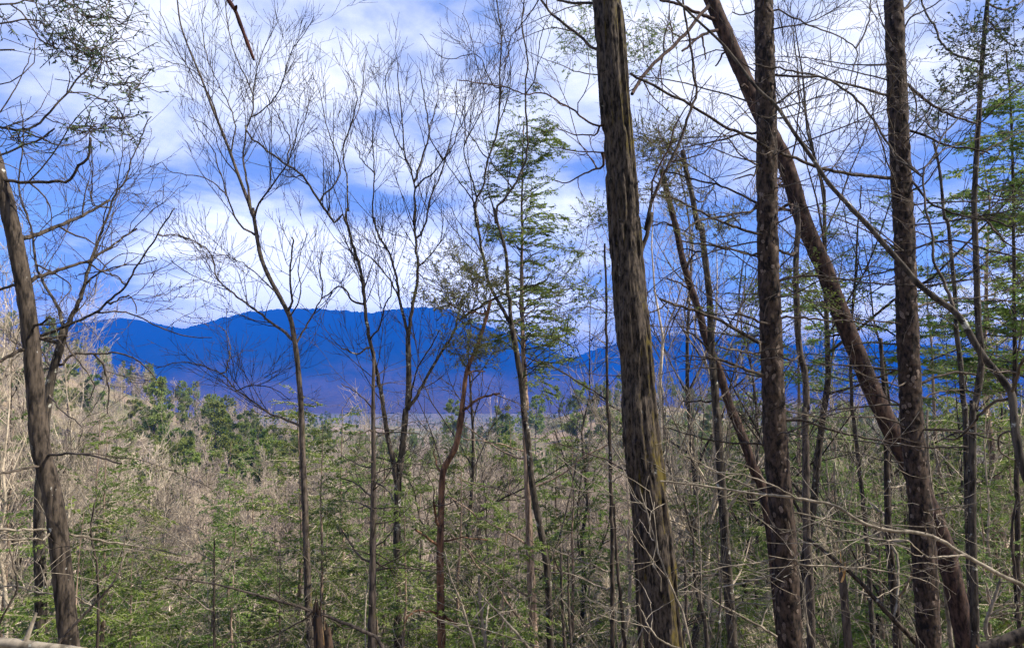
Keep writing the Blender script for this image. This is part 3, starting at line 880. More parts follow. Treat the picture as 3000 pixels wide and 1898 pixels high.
tree('fan_crowned_tree', 'slim bare tree with the tallest fan of fine twigs, left of the sky centre', 14.0, 'darkbark',
     '7 1985,1523 1965,1200 1950,760 1930,300 1920,0 4 1905,1100 1890,950 1875,850 1850,720 1790,600 1710,450 1660,320 1630,150 1610,20 1 1620,1400 1580,1280 1520,1120 1470,980 1420,850 '
     '1350,680 1280,490 1200,300 1150,150 1130,0', (23, 4),
     [('1 1625,1390 1640,1310 1720,1200 1830,1050 1880,900 1900,760', 8, 3), ('1 1600,1330 1570,1150 1550,1000 1580,800 1620,650 1590,550 1500,350 1450,150 1440,0', 9, 3),
      ('4 1875,880 1840,830 1720,740 1600,650 1480,560 1380,470 1370,380 1320,280 1230,230 1100,190', 12, 3), ('4 1870,650 1850,480 1860,280 1870,200', 9, 4),
      ('4 1880,900 1960,760 2030,640 2060,550 2040,400 2060,300', 8, 3), ('1 1590,1500 1480,1350 1420,1150 1350,940 1280,850 1200,690', 8, 2), ('1 1450,1240 1340,1150 1240,1120 1100,1100 1030,1040', 6, 2),
      ('4 1910,1400 1750,1340 1500,1180 1430,1090 1200,1000 1000,1040', 9, 3), ('1 1590,760 1700,680 1790,550 1850,350 1950,200 2000,110', 6, 2), ('1 1400,800 1330,600 1220,470 1110,280 1020,70', 6, 2),
      ('1 1470,980 1500,800 1450,650 1370,490 1310,320 1290,150 1310,0', 6, 2), ('4 1790,600 1700,500 1560,380 1450,330 1340,300', 6, 2), ('1 1600,700 1650,400 1780,120', 5, 2),
      ('4 1430,1085 1465,950 1450,830 1400,770', 6, 3), ('4 1500,1180 1640,1150 1760,1180 1850,1250', 5, 2), ('1 1280,490 1180,420 1060,400', 4, 2),
      ('1 1530,1130 1420,1000 1340,820 1200,740', 5, 2), ('4 1850,720 1920,560 1900,380 1960,180', 6, 2)],
     FAN, 'darktwig', dyr=1.8)

tree('dead_pole', 'thin dead pole with a splintered orange tip, set with stiff side twigs', 9.6, 'darkbark',
     '8 192,1523 198,1200 202,760 205,300 202,0 5 203,1250 204,1120 207,1030', (24, 9),
     [('8 170,1420 90,1390 0,1355', 9, 6), ('8 190,980 120,940 60,860 0,760', 9, 4), ('8 190,560 100,480 0,440', 7, 4), ('8 180,380 90,340 0,300', 6, 3), ('8 210,460 300,520 340,600', 6, 3),
      ('5 200,1290 100,1200 0,1140', 6, 3), ('8 215,160 330,150 500,155', 5, 3), ('8 225,990 300,1010 340,1060', 7, 4), ('8 195,640 120,600 0,585', 6, 3), ('8 200,130 100,160 0,215', 6, 2)],
     HORIZ, 'twig', auto=dict(per_m=3.0, t=(0.35, 0.97), ang=(60, 95), absl=(0.4, 1.1), tfall=0.3, n=8, rr=0.3, up=0.1, wob=0.14, rmax=0.012), broken=True)

tree('twin_stemmed_tree', 'pale mottled bare tree splitting into two long stems above its waist', 14.5, 'grey',
     '8 362,1523 357,1200 355,900 358,600 365,430 390,250 412,0 5 422,1300 430,1100 425,850', (26, 15),
     [('5 425,850 440,740 465,600 490,400 475,250 465,100 470,0 2 460,1450 470,1200 440,1080 400,960 390,780 370,600 360,400', 14, 3),
      ('5 425,840 400,720 370,590 350,450 300,300 230,190 200,50 2 230,1470 200,1350 210,1100 200,900 205,760', 12, 3),
      ('5 430,1300 500,1180 570,1050 650,920 720,800 750,680 775,580', 13, 7), ('8 352,480 330,330 300,200 280,60 5 250,1180 220,1040 190,900 160,750 145,600 130,450 90,300 50,180 10,60 '
      '1 2140,1420 2030,1280 1930,1120 1830,1050 1700,960 1600,870 1560,800', 20, 5),
      ('5 30,130 35,0 2 40,1350 40,1150 10,1000 40,850 90,750 130,600 150,400', 8, 2), ('2 470,1170 520,1000 560,850 540,700 520,560 500,450', 9, 3), ('2 480,1180 600,1080 700,950 760,800 840,650', 7, 2),
      ('5 440,1250 480,1060 560,920 620,800', 7, 3), ('1 1830,1050 1850,900 1780,750 1700,600', 6, 2), ('1 2030,1280 2170,1100 2080,800 2050,640 1990,450', 7, 2), ('2 0,930 60,800 100,600 30,450', 6, 2),
      ('5 165,900 120,950 60,940 0,910', 7, 4), ('5 170,860 240,780 280,640 320,560 310,440', 7, 3), ('5 120,640 60,600 0,520 4 2050,600', 8, 4), ('2 390,960 330,830 290,600 280,480', 5, 2),
      ('5 370,590 270,420 180,330 100,280', 6, 3), ('1 1930,1120 1850,1130 1750,1100', 5, 2), ('2 210,1100 130,1020 100,900', 5, 2), ('5 490,400 560,330 640,200 640,0', 6, 2),
      ('5 475,230 540,120 560,-20 2 640,1100 690,900 740,700 720,560', 8, 2), ('2 650,1010 560,850 620,600 570,420', 5, 2), ('5 485,440 560,480 640,480', 4, 2)],
     FAN, 'darktwig', dyr=1.8)

tree('orange_pine', 'slender orange-barked pine with a crooked stem and olive tufts on top', 12.0, 'orange',
     '8 640,1523 632,1200 630,900 636,650 640,500 655,380 720,260 750,150 775,0 5 745,1450 775,1250 800,1060 860,920 900,800 935,680 950,610', (24, 10),
     [('5 778,1310 870,1240 950,1215 1010,1200', 11, 6), ('8 600,860 540,810 470,770', 10, 6), ('8 650,850 740,825 850,825 930,832', 7, 4), ('8 610,740 600,660 585,590', 10, 7), ('8 640,1310 700,1350 770,1415', 10, 6),
      ('8 620,1310 560,1290 480,1285 420,1320 400,1370', 8, 5), ('5 935,690 860,690 760,670 680,620', 7, 3), ('5 945,640 960,560 1010,480', 6, 3), ('5 900,800 820,760 760,740 640,650', 6, 3),
      ('5 930,690 850,560 830,440', 6, 3), ('5 800,1080 850,1060 915,1060', 7, 4), ('8 640,420 600,330 590,260', 9, 4)],
     HORIZ, 'twig', foliage=fol_clumps('olive', [('5 590,600 650,610 700,640 760,600 870,500 900,480 960,470 830,420 740,330 700,310 640,440 690,560 580,640 880,380 1000,500 820,690 900,640', 36),
                                                 ('5 800,900 760,960 860,960 830,860 900,900 950,950 730,920', 38)], 12.0, (0.085, 0.013), 8, True, 0.8))

tree('conical_hemlock', 'cone-topped hemlock with a shaggy pinkish trunk in the middle of the picture', 15.0, 'shaggy',
     '8 1231,1523 1215,1200 1203,900 1190,600 1178,300 1165,0 5 1178,1300 1162,1000 1152,700 1150,400 1153,150 2 1150,1400 1153,1100 1158,900 1165,750', (27, 3),
     [('8 1190,1210 1000,1050 880,970 740,830 640,760', 9, 3), ('8 1185,860 1050,780 900,700 750,600 640,520', 9, 3), ('8 1200,1400 1080,1270 960,1080 880,1020 800,900', 10, 4), ('8 1160,330 1000,250 850,150 740,60', 7, 3),
      ('8 1180,570 1040,520 880,480 740,440', 6, 3), ('8 1220,500 1400,420 1550,300 1700,230', 8, 4), ('8 1215,1000 1330,1040 1500,1060 1680,1140', 6, 3), ('8 1150,260 950,210 780,190', 6, 3)],
     [dict(HORIZ[0], per_m=1.6), dict(HORIZ[1], per_m=2.6)], 'pale', detail=(30, 0.03, 12, 0.3, 0.012),
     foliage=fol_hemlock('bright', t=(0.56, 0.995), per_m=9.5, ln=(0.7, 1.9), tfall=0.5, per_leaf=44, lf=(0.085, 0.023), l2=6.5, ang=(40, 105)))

tree('forked_tree', 'bare tree with a lichen-spotted stem crossing the conical hemlock and forking before it', 13.0, 'grey',
     '8 1332,1523 1325,1250 1310,1000 1270,760 1222,520 1190,200 1165,30 5 1150,1150 1110,900 1085,770', (21, 16),
     [('5 1085,770 1010,630 940,500 910,350 870,150 850,0 2 880,1480 855,1300 910,1180 930,1040 1000,800 1010,500 1020,250 990,0 980,-90', 13, 4),
      ('5 1083,760 1060,500 1050,300 1000,130 970,0 2 1000,1480 980,1350 1090,1200 1160,1060 1190,900 1170,600 1190,400 1150,150 1170,-40', 15, 4),
      ('2 855,1270 830,1110 780,950 900,700 910,580 860,400 820,200 770,80', 6, 2), ('5 760,730 900,640 1010,580 1150,540 1280,500 1330,440', 8, 3), ('2 930,1040 850,900 740,740 730,520', 5, 2),
      ('2 1000,800 1080,560 1060,300 1000,100', 5, 2), ('2 1090,1190 940,1000 900,720', 5, 2), ('2 1020,250 1050,150 1080,0', 4, 2), ('2 980,1350 940,1230 940,1100 980,980 1100,820', 6, 2),
      ('2 1170,600 1240,480 1280,200 1360,60', 5, 2), ('8 1240,1080 1330,980 1400,780 1470,500 1500,300', 8, 4), ('5 1090,760 1140,730 1200,690 1260,640', 9, 4),
      ('2 1000,590 930,480 870,350 690,380 630,360 560,290 500,215', 5, 2), ('2 855,1300 740,1140 640,1000 560,880', 6, 2), ('5 910,350 840,220 760,130 690,0', 6, 2), ('5 1170,1110 1330,960 1500,870', 4, 2)],
     [dict(FAN[0], up=0.7, per_m=2.2), dict(FAN[1], up=0.6, per_m=3.6), FAN[2]], 'darktwig', dyr=1.6)

tree('thin_tree', 'thin straight trunk standing close on the left of the mossy oak', 12.0, 'brown',
     '8 1732,1523 1728,1100 1725,760 1716,400 1705,0 5 1700,1350 1693,1000 1688,700 1685,450 1680,250', (14, 6),
     [('8 1715,1050 1600,990 1500,960 1330,880', 7, 3), ('8 1718,1160 1600,1110 1480,1060 1250,960', 6, 3), ('8 1725,470 1770,430 1830,400', 6, 3), ('5 1700,1250 1600,1180 1480,1110 1340,1030 1200,960', 7, 3),
      ('5 1690,900 1620,830 1540,800', 4, 2), ('5 1690,690 1600,650 1500,660 1400,690', 5, 2), ('5 1685,620 1640,560 1560,500 1480,440', 4, 2)],
     [dict(HORIZ[0], per_m=2.4), HORIZ[1]], 'pale',
     foliage=fol_clumps('bright', [('5 1400,640 1460,600 1500,680 1380,560 1560,640 1610,600 1450,520 1420,440 1500,300 1560,260 1380,850 1420,880 1340,820', 36),
                                   ('5 1580,80 1620,20 1560,150 1640,120', 46)], 12.0, (0.06, 0.02), 40, False, 0.9))
tree('thin_tree', 'thin dark stem slanting away at the foot of the mossy oak', 12.6, 'brown', '8 1808,1523 1785,1250 1760,1000 1745,760 1740,600', (11, 7),
     [('8 1745,950 1800,870 1850,800', 6, 3)], [HORIZ[0], HORIZ[1]], 'twig')

tree('lichen_tree', 'lichen-spotted trunk right of the mossy oak with olive pine tufts at its top', 11.0, 'grey',
     '9 322,1523 305,1300 290,1100 268,800 243,400 218,0 6 215,1300 183,900 172,600 140,320 115,100 3 105,1480 60,1250 20,1080 0,960', (30, 14),
     [('9 240,1055 130,1055 20,1065', 9, 6), ('6 180,985 60,985 0,1000', 6, 3), ('6 165,700 60,640 0,600', 8, 4), ('6 130,300 60,290 0,280', 8, 4), ('6 165,930 100,850 0,800', 9, 5), ('3 60,1250 120,1290 200,1200 210,1320', 7, 3),
      ('3 20,1050 -60,960 -130,880', 8, 4), ('6 215,1250 300,1180 400,1100 480,980', 7, 4), ('6 145,330 230,260 330,230', 5, 3), ('3 30,1120 0,1050 2 2080,1180 1990,1150', 8, 4), ('6 170,1260 60,1250 0,1255', 8, 5)],
     HORIZ, 'twig', foliage=fol_clumps('olive', [('2 1930,870 1990,850 2060,880 2000,930 2080,960 2120,900 1960,1010 2060,1060 2140,1030', 42), ('2 2010,1190 2090,1230 2140,1180 2060,1290', 38),
                                                 ('6 200,140 250,170 90,220 230,90', 26)], 11.0, (0.085, 0.013), 8, True, 0.8))

tree('leaning_pine', 'slimmer reddish leaning trunk between the mossy oak and the first plated trunk', 14.0, 'redbark',
     '9 560,760 530,600 500,480 450,370 390,200 310,0 6 330,1370 280,1220 235,1060 180,930 140,830 110,700 60,550 0,350 2 2140,1480 2090,1280 2040,1080', (30, 16),
     [('6 60,550 -20,500 -100,470', 8, 4), ('6 20,420 60,330 100,300', 7, 4), ('2 2130,1450 2060,1420 1980,1440', 7, 4), ('2 2090,1280 2000,1230 1960,1200', 7, 4)], HORIZ, 'twigred', sides=16)

tree('broken_hemlock', 'dark broken-topped trunk beside the first plated trunk, green sprays round it', 10.6, 'darkbark',
     '9 820,1523 815,1250 805,1000 790,760 785,300 782,0 6 790,1300 780,1080 745,920 728,700 722,450 725,300 735,180 3 735,1400 728,1350', (24, 15),
     [('6 735,280 690,320 620,290', 12, 8), ('9 790,840 860,870 960,950', 7, 4), ('6 745,960 700,990 640,975', 8, 5), ('6 720,400 680,410 640,400', 7, 4)], HORIZ, 'twig', sides=16, broken=True,
     foliage=fol_clumps('bright', [('6 650,430 640,500 700,420 560,480 450,560 420,640 470,620 530,580 780,480 830,440 860,560 780,580 820,620 690,560 390,660 740,660 860,640', 40),
                                   ('6 330,870 380,830 420,850 300,950', 34)], 10.6, (0.058, 0.018), 44, False, 1.2))

tree('slender_tree', 'slender brown trunk rising out of the brush left of the second plated trunk', 12.0, 'brown',
     '9 1372,1523 1350,1200 1330,1000 1312,760 1303,450 1300,250 6 1290,1250 1270,1000 1262,850', (26, 10),
     [('9 1325,700 1250,640 1190,590', 12, 6), ('9 1350,870 1375,1000 1370,1200 1330,1400', 10, 5), ('9 1340,500 1420,470 1480,400', 8, 4), ('9 1345,1300 1380,1200 1440,1100 1500,930', 9, 6, -2.0, -1.2)], HORIZ, 'pale')

tree('holly_tree', 'upright grey trunk near the right edge, dark leathery leaves in its crown', 10.0, 'grey',
     '9 1865,1523 1858,1200 1846,760 1850,0 6 1860,1300 1905,1000 1885,760 1872,400 1858,0 3 1862,1200 1885,800 1908,400 1945,0 1955,-90', (24, 12),
     [('3 1915,400 1800,370 1700,330 1640,260 1610,170 1560,100 1520,0 1500,-60', 10, 6), ('3 1945,120 2010,200 2060,260 2140,300', 8, 4), ('3 1885,790 1990,700 2100,600 2176,540', 6, 3),
      ('3 1880,1000 2000,920 2176,838', 7, 4), ('3 1925,330 1780,300 1650,240', 4, 2), ('3 1890,560 1760,620 1600,720', 5, 2), ('3 1950,20 2040,60 2120,40 2176,0', 8, 5), ('6 1880,60 1960,130 2060,240 2176,300', 8, 5),
      ('6 1870,0 1700,-60', 5, 3), ('6 1890,930 1990,960 2100,1000', 5, 3), ('3 1870,1170 2000,1250 2176,1245', 5, 3), ('6 1875,620 2000,600 2176,640', 6, 3), ('9 1840,240 1720,240 1570,250', 8, 5)],
     HORIZ, 'twig', sides=18,
     foliage=fol_clumps('holly', [('3 1800,200 1850,210 1800,260 1960,180 2010,150 2060,180 2110,120 1760,320 1800,400 2050,320 2000,470 2060,440 1950,520 1880,540 1810,540 1740,600 1690,640 1780,590 2140,460 2110,260 1990,300 1860,300', 40)],
                        10.0, (0.05, 0.026), 32, False, 1.0))

tree('thin_tree', 'thin wavy trunk left of the upright grey one near the right edge', 13.0, 'grey',
     '9 1820,700 1810,300 1800,0 6 1790,1250 1770,1000 1745,800 1735,560 1715,350 1690,100 3 1670,1400 1640,1100 1600,900', (19, 7),
     [('6 1745,780 1660,720 1600,700', 5, 3), ('6 1770,1000 1690,960 1600,950', 5, 3)], HORIZ, 'twig',
     foliage=fol_clumps('teal', [('6 1690,690 1660,720 1720,620 1670,640 1740,680 1610,1060 1560,1050', 34), ('3 1560,720 1600,760 1640,780 1680,720 1560,800 1500,720 1480,760', 40)], 13.0, (0.06, 0.02), 40, False, 1.0))

tree('right_hemlock', 'tall airy hemlock filling the right edge below the dark leathery leaves', 15.0, 'brown',
     '9 2140,1523 2135,900 2130,300 6 2120,1200 2115,700 2110,200 3 2105,1200 2095,800 2080,500 2060,330', (17, 5), [],
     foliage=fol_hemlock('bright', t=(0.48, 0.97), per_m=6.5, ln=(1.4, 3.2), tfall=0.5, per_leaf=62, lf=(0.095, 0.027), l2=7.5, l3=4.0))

tree('pale_stem_hemlock', 'thin-trunked hemlock in the gap between the two plated trunks', 16.0, 'grey',
     '9 1180,900 1130,400 1080,0 6 1075,1200 1070,900 1090,600 1110,300 1120,60 3 1130,1350 1140,1180', (13, 4), [],
     foliage=fol_hemlock('hemlock', t=(0.55, 0.99), per_m=5, ln=(0.9, 2.3), tfall=0.5, per_leaf=34, lf=(0.075, 0.02), l2=5, l3=3.4))

# leafy sprays and pale arms reaching in from a tree outside the left edge
tree('leafy_tree', 'pale-limbed tree reaching in at the top left corner with tufts of narrow leaves', 5.2, 'grey',
     '0 -420,1500 -380,1000 -330,600 -280,300 -260,0 -250,-150', (60, 44),
     [('1 -560,330 -300,160 -100,60 80,35 170,130 240,240 310,290', 13, 4, 0.3), ('1 80,35 210,0 250,80 330,180 470,310 560,300 650,350', 7, 3, 0.3, 0.1), ('1 -600,300 -200,190 0,155 190,125 300,160', 11, 5, 0.2),
      ('1 -640,640 -300,760 0,812 130,830 240,800 330,700 430,590 480,520 560,440 650,370', 16, 5, 0.2), ('1 130,830 250,880 350,920 430,925 520,890 600,800', 8, 3, 0.2, 0.1),
      ('1 -640,1300 -200,1080 0,990 100,950 250,890 350,820', 13, 6, 0.2), ('1 -300,760 -100,760 0,715 40,660 130,500 200,330', 8, 3, 0.2, 0.1), ('1 210,0 430,0 640,40 700,100 740,140 800,165', 6, 3, 0.3, 0.1),
      ('1 470,310 620,380 700,300 770,240', 5, 2, 0.2, 0.3), ('1 650,370 640,440 620,520 700,545 800,530 920,535', 5, 2, 0.2, 0.2), ('1 600,800 640,790 700,790 760,750', 4, 2, 0.2, 0.3),
      ('1 640,40 740,50 820,20 845,45', 5, 2, 0.3, 0.3), ('1 -560,720 -200,560 0,545 100,500 200,420 230,250', 8, 3, 0.2), ('1 450,590 570,600 700,650 850,590 940,420', 6, 2, 0.3, 0.2), ('1 -300,320 0,320 95,310', 9, 6, 0.2),
      ('1 110,840 160,1000 200,1120 240,1170', 5, 2, 0.3, 0.1), ('1 310,770 420,800 500,850 640,830', 5, 2, 0.2, 0.2)],
     [dict(per_m=3.2, t=(0.35, 0.98), ang=(25, 60), absl=(0.2, 0.6), tfall=0.4, n=7, up=0.2, wob=0.18, rr=0.6, rmax=0.006, rmin=0.0015),
      dict(per_m=5.0, t=(0.15, 0.97), ang=(28, 60), absl=(0.08, 0.3), tfall=0.3, n=5, up=0.2, wob=0.2, rr=0.7, rmin=0.0012)], 'twig', dyr=0.3,
     foliage=fol_clumps('teal', [('1 270,60 290,90 330,40 360,30 420,20 470,70 520,60 540,110 500,150 560,140 600,170 690,110 640,60 760,160 820,130', 26),
                                 ('1 300,270 340,290 360,320 440,250 480,260 430,350 500,320 560,310 590,320 640,310 660,350 600,370 680,400 460,360 500,380', 30),
                                 ('1 770,250 760,220 810,370 640,430 620,470 600,520 640,510 580,540 800,520 790,540 830,550 900,530', 24),
                                 ('1 540,800 590,810 620,820 660,800 520,840 570,850 750,750 780,760 700,640 800,590 850,650 60,880 120,890 100,910 780,860 850,880', 26), ('1 20,120 40,125 240,190 280,200', 22)],
                        5.2, (0.048, 0.013), 30, False, 0.4, (0.05, 0.16), 11))

# the small dark leaves on the forked tree's outer twigs, and sprays behind the oak head
tree('hemlock_sapling', 'feathery hemlock spray showing behind the top of the mossy oak', 13.5, 'brown',
     '8 1905,1400 1880,900 1860,300 5 1850,900 1840,400 2 1800,1300 1790,700 1775,100 1770,-150', (16, 9), [], sides=10,
     foliage=fol_clumps('hemlock', [('2 1560,200 1500,230 1450,280 1500,330 1470,360 1560,330 1600,300 1580,150 1540,50 1570,20', 36), ('2 1860,130 1920,180 1900,240 2000,170 2060,230 1960,270 1880,330 1950,340 1890,380 2050,190 2020,470 1930,440', 38)],
                        13.5, (0.065, 0.019), 44, False, 1.2))

# brush and saplings that cross the lower part of the view
SAP = [('9 2700,1500 2420,1290 2176,1130 2000,1040 1800,930 1560,800 1300,770 1120,710 980,620 730,570 400,530 0,470 8 2030,460', 14, 5, 6.4, 'pale arching branch crossing low in front of both plated trunks', 'pale',
        [('9 1780,930 1640,940 1560,940 1500,900 1440,840 1300,830', 6, 3), ('9 720,570 600,500 400,420 200,400 60,300', 6, 3), ('9 1560,800 1540,740 1620,700 1700,600', 4, 2)]),
       ('9 1500,1500 1290,1280 1210,1190 1130,1100 960,950 800,830', 16, 9, 9.0, 'dark snapped limb slanting down beside the orange-splintered stub', 'brown', [('9 1200,1190 1100,1150 1040,1150', 6, 3)]),
       ('7 1365,1560 1366,1300 1365,1100 1366,820', 8, 4, 9.0, 'thin upright sapling in the brush left of the charred stump', 'brown', [('7 1365,980 1200,870 1000,760 830,680', 5, 2), ('7 1360,1300 1250,1220 1100,1100 900,960', 5, 3), ('7 1368,1100 1450,1000 1520,960', 4, 2)]),
       ('7 618,1560 625,1300 620,1000 598,900 580,750 605,600', 9, 4, 8.0, 'forked thin sapling in the brush right of the leaning grey-brown trunk', 'brown', [('7 600,740 570,650 500,480', 5, 2), ('7 620,1230 700,1140 770,1000 795,890', 8, 4), ('7 605,720 640,650 700,560', 4, 2)]),
       ('7 380,1480 500,1350 620,1220 720,1120', 9, 5, 6.4, 'dark stick leaning up to the right across the brush by the leaning trunk', 'darkbark', []),
       ('7 2400,1450 2176,1355 2000,1290 1700,1200 1350,1110 1050,1075', 11, 4, 8.6, 'long dark branch slanting down to the charred stump', 'darkbark', [('7 1990,1310 1850,1390 1700,1460 1450,1490', 7, 3)]),
       ('8 930,1560 905,1400 880,1200 880,1060', 10, 7, 9.5, 'short pale broken sapling between the orange pine and the shaggy hemlock', 'pale', [('8 915,1420 930,1320 938,1230', 8, 5)]),
       ('8 1430,1560 1410,1300 1402,1050 1400,880', 10, 6, 12.0, 'thin dark sapling, first of a close pair right of the shaggy trunk', 'darkbark', []),
       ('8 1470,1560 1452,1300 1448,1050 1446,900', 9, 5, 12.4, 'thin dark sapling, second of a close pair right of the shaggy trunk', 'darkbark', []),
       ('8 860,1560 780,1280 700,1080 660,900', 8, 4, 9.0, 'bent pale shoot slanting up beside the orange pine', 'pale', [('8 770,1250 700,1180 650,1150', 4, 2)]),
       ('8 1230,1560 1130,1440 1000,1300 890,1180', 9, 4, 9.2, 'pale shoot slanting left below the shaggy trunk', 'pale', [('8 1000,1300 1060,1260 1100,1200', 4, 2)]),
       ('9 160,1560 140,1350 80,1100 70,850 20,640 0,560', 14, 5, 10.0, 'mottled crooked sapling at the foot of the lichen-spotted trunk', 'grey', [('9 120,1250 110,900 95,500 90,100', 7, 3)]),
       ('9 -20,1560 20,1350 15,1050 0,850', 12, 6, 10.5, 'dark sapling between the mossy oak and the mottled crooked one', 'darkbark', []),
       ('9 2010,1560 1930,1400 1990,1200 2030,1080', 13, 8, 9.0, 'white-barked snag leaning right at the foot of the upright grey trunk', 'pale', []),
       ('9 1720,1560 1640,850 1580,450 1560,230 6 1560,1300', 14, 6, 12.0, 'pale straight sapling pressed close behind the second plated trunk', 'pale', []),
       ('9 2160,1560 2120,1100 2100,800 2130,560', 12, 6, 12.0, 'crooked dark sapling in the thicket at the right edge', 'brown', [('9 2120,1100 2040,960 1970,930', 5, 3)]),
       ('8 2176,1290 2050,1000 1960,700 1900,500', 6, 3, 5.6, 'thin bare shoot crossing the foot of the mossy oak', 'pale', [('8 2000,850 1950,780 1900,700', 4, 2)]),
       ('8 2240,1560 2050,1480 1970,1400 1930,1320 1890,1240', 7, 3, 5.5, 'forked pale shoot standing before the oak base', 'pale', [('8 1975,1410 1985,1340 1970,1230', 4, 2), ('8 1970,1400 1960,1480', 5, 4)]),
       ('9 760,1560 520,1400 250,1250 60,1130 -40,1060', 8, 4, 8.8, 'pale bowed branch low down between the oak and the first plated trunk', 'pale', [('9 540,1250 420,1240 340,1245 300,1400', 5, 4), ('9 230,1280 150,1290 0,1310', 4, 2)]),
       ('9 840,1490 800,1380 760,1100 700,900', 6, 3, 7.6, 'thin curved shoot climbing past the foot of the first plated trunk', 'pale', []),
       ('7 -60,1480 60,1240 110,1130 60,900', 7, 3, 6.0, 'thin shoot at the left edge below the leaning trunk', 'brown', [])]
for path, w0, w1, Y, lab, mat, lims in SAP:
    tree('sapling' if 'branch' not in lab and 'limb' not in lab and 'stick' not in lab else 'bare_branch', lab, Y, mat, path, (w0, w1), lims,
         [dict(HORIZ[0], per_m=2.4, absl=(0.3, 1.1), rmax=0.008), dict(HORIZ[1], per_m=3.0)], 'pale' if mat in ('pale', 'grey') else 'twig',
         cat='sapling' if 'branch' not in lab and 'limb' not in lab and 'stick' not in lab else 'branch', sides=8,
         auto=dict(per_m=1.3, t=(0.3, 0.98), ang=(30, 70), absl=(0.4, 1.2), tfall=0.4, n=8, rr=0.5, up=0.2, wob=0.14, rmax=0.009))


# ------------------------------------------------------------------ stubs, logs and the hanging stick
def hanging_stick():
    q = smooth(trace('1 1330,-260 1400,-110 1455,0 1500,70 1530,150 1560,230 1590,310 1620,385'), 30)
    P = W(q[:, 0], q[:, 1], 2.3)
    R = (np.linspace(14, 10, 30) + 1.2 * np.sin(np.arange(30) * 1.1)) * 0.5 * 2.3 / F
    R[-1] *= 0.55
    root = empty('hanging_stick', P[0]); tag(root, 'dark red dead stick hanging down from the top edge against pale cloud', 'stick')
    V, Q = tubes([(P, R, 10)], P[0])
    V = np.concatenate([V, V[-10:].mean(0, keepdims=True)]); k = len(V) - 1
    obj('stem', mesh_np('stem', V, Q, [(k - 10 + i, k - 10 + (i + 1) % 10, k) for i in range(10)], mats=[M['deadtwig']]), root)
    a = W(*(np.array((1497, 65)) / 2.176), 2.3); b = W(*(np.array((1508, 38)) / 2.176), 2.28)
    V, Q = tubes([(np.stack([a, (a + b) / 2, b]), np.array([0.007, 0.006, 0.003]), 6)], P[0])
    obj('side_stub', mesh_np('side_stub', V, Q, mats=[M['deadtwig']]), root)


hanging_stick()


def stub(name, label, Y, u, v0, v1, w, lean, mats, seed):
    """a snapped trunk: bark shell with jagged slivers of raw wood standing from it"""
    r = np.random.default_rng(seed)
    px = Y / F
    P = W(np.linspace(u + lean, u, 14), np.linspace(v1, v0, 14), Y)
    R = np.linspace(w, w * 0.82, 14) * 0.5 * px
    P, R = to_ground(P, R)
    base = P[0].copy(); base[2] = ground(base[0], base[1])
    root = empty(name, base); tag(root, label, 'stump')
    s = 16
    V, Q = tubes([(P, R, s)], base)
    V[-s:, 2] += r.uniform(-0.10, 0.06, s)
    V[-2 * s:-s, 2] += r.uniform(-0.05, 0.02, s)
    V = np.concatenate([V, V[-s:].mean(0, keepdims=True) - np.array([[0, 0, 0.08]])]); k = len(V) - 1
    obj('trunk', mesh_np('trunk', V, Q, [(k - s + i, k - s + (i + 1) % s, k) for i in range(s)], mats=[M[mats[0]]]), root)
    top, rr = P[-1], R[-1]
    for q in range(9):
        a = r.uniform(0, 6.28); d = r.uniform(0.2, 0.85) * rr
        p = top + np.array([math.cos(a) * d, math.sin(a) * d, -0.15])
        h = r.uniform(0.14, 0.16 + 6 * rr * r.random())
        tip = p + np.array([r.normal() * 0.03, r.normal() * 0.03, h])
        wv = r.uniform(0.2, 0.45) * rr
        b = np.array([[wv, 0, 0], [0, wv * 0.5, 0], [-wv, 0, 0], [0, -wv * 0.5, 0]])
        m = p + (tip - p) * 0.55
        V = np.concatenate([p + b, m + b * 0.8, tip[None]]) - base
        Q = [(0, 1, 5, 4), (1, 2, 6, 5), (2, 3, 7, 6), (3, 0, 4, 7)]; T = [(4, 5, 8), (5, 6, 8), (6, 7, 8), (7, 4, 8)]
        obj('splinter', mesh_np('splinter', V, Q, T, mats=[M[mats[1] if q % 3 else mats[2]]], smooth=False), root)
    return root


stub('snapped_trunk', 'snapped stem with fresh orange splinters right of the first plated trunk', 9.0, 2466, 1665, 1898, 24, 20, ('darkbark', 'wood', 'wood'), 3)
stub('charred_stump', 'charred black broken stump with an orange streak low in the picture', 8.5, 928, 1790, 1898, 30, 8, ('rotten', 'rotten', 'rotten'), 5)
stub('charred_stump', 'shorter rotten brown stump right beside the charred black one', 8.3, 958, 1845, 1898, 26, 6, ('rotten', 'rotten', 'wood'), 9)


def log(name, label, a, b, r0, r1, mat):
    P = smooth(np.array([a, (np.array(a) + np.array(b)) / 2 + np.array([0, 0, 0.03]), b], float), 24)
    R = np.linspace(r0, r1, 24) * (1 + 0.05 * np.sin(np.arange(24)))
    base = P[12].copy()
    root = empty(name, base); tag(root, label, 'log')
    V, Q = tubes([(P, R, 14)], base)
    obj('bole', mesh_np('bole', V, Q, mats=[M[mat]]), root)
    for e, d in ((0, -1), (-1, 1)):
        ring = V[:14] if e == 0 else V[-14:]
        c = ring.mean(0, keepdims=True)
        obj('cut_end', mesh_np('cut_end', np.concatenate([ring, c]), None, [((i + 1) % 14, i, 14) if d < 0 else (i, (i + 1) % 14, 14) for i in range(14)], mats=[M['wood']], smooth=False), root)
    if mat == 'pale':
        for k in (6, 15):
            p = P[k]; q = p + np.array([0.05, 0.02, 0.18])
            V, Q = tubes([(np.stack([p, (p + q) / 2, q]), np.array([0.02, 0.014, 0.008]), 6)], base)
            obj('branch_stub', mesh_np('branch_stub', V, Q, mats=[M['pale']]), root)


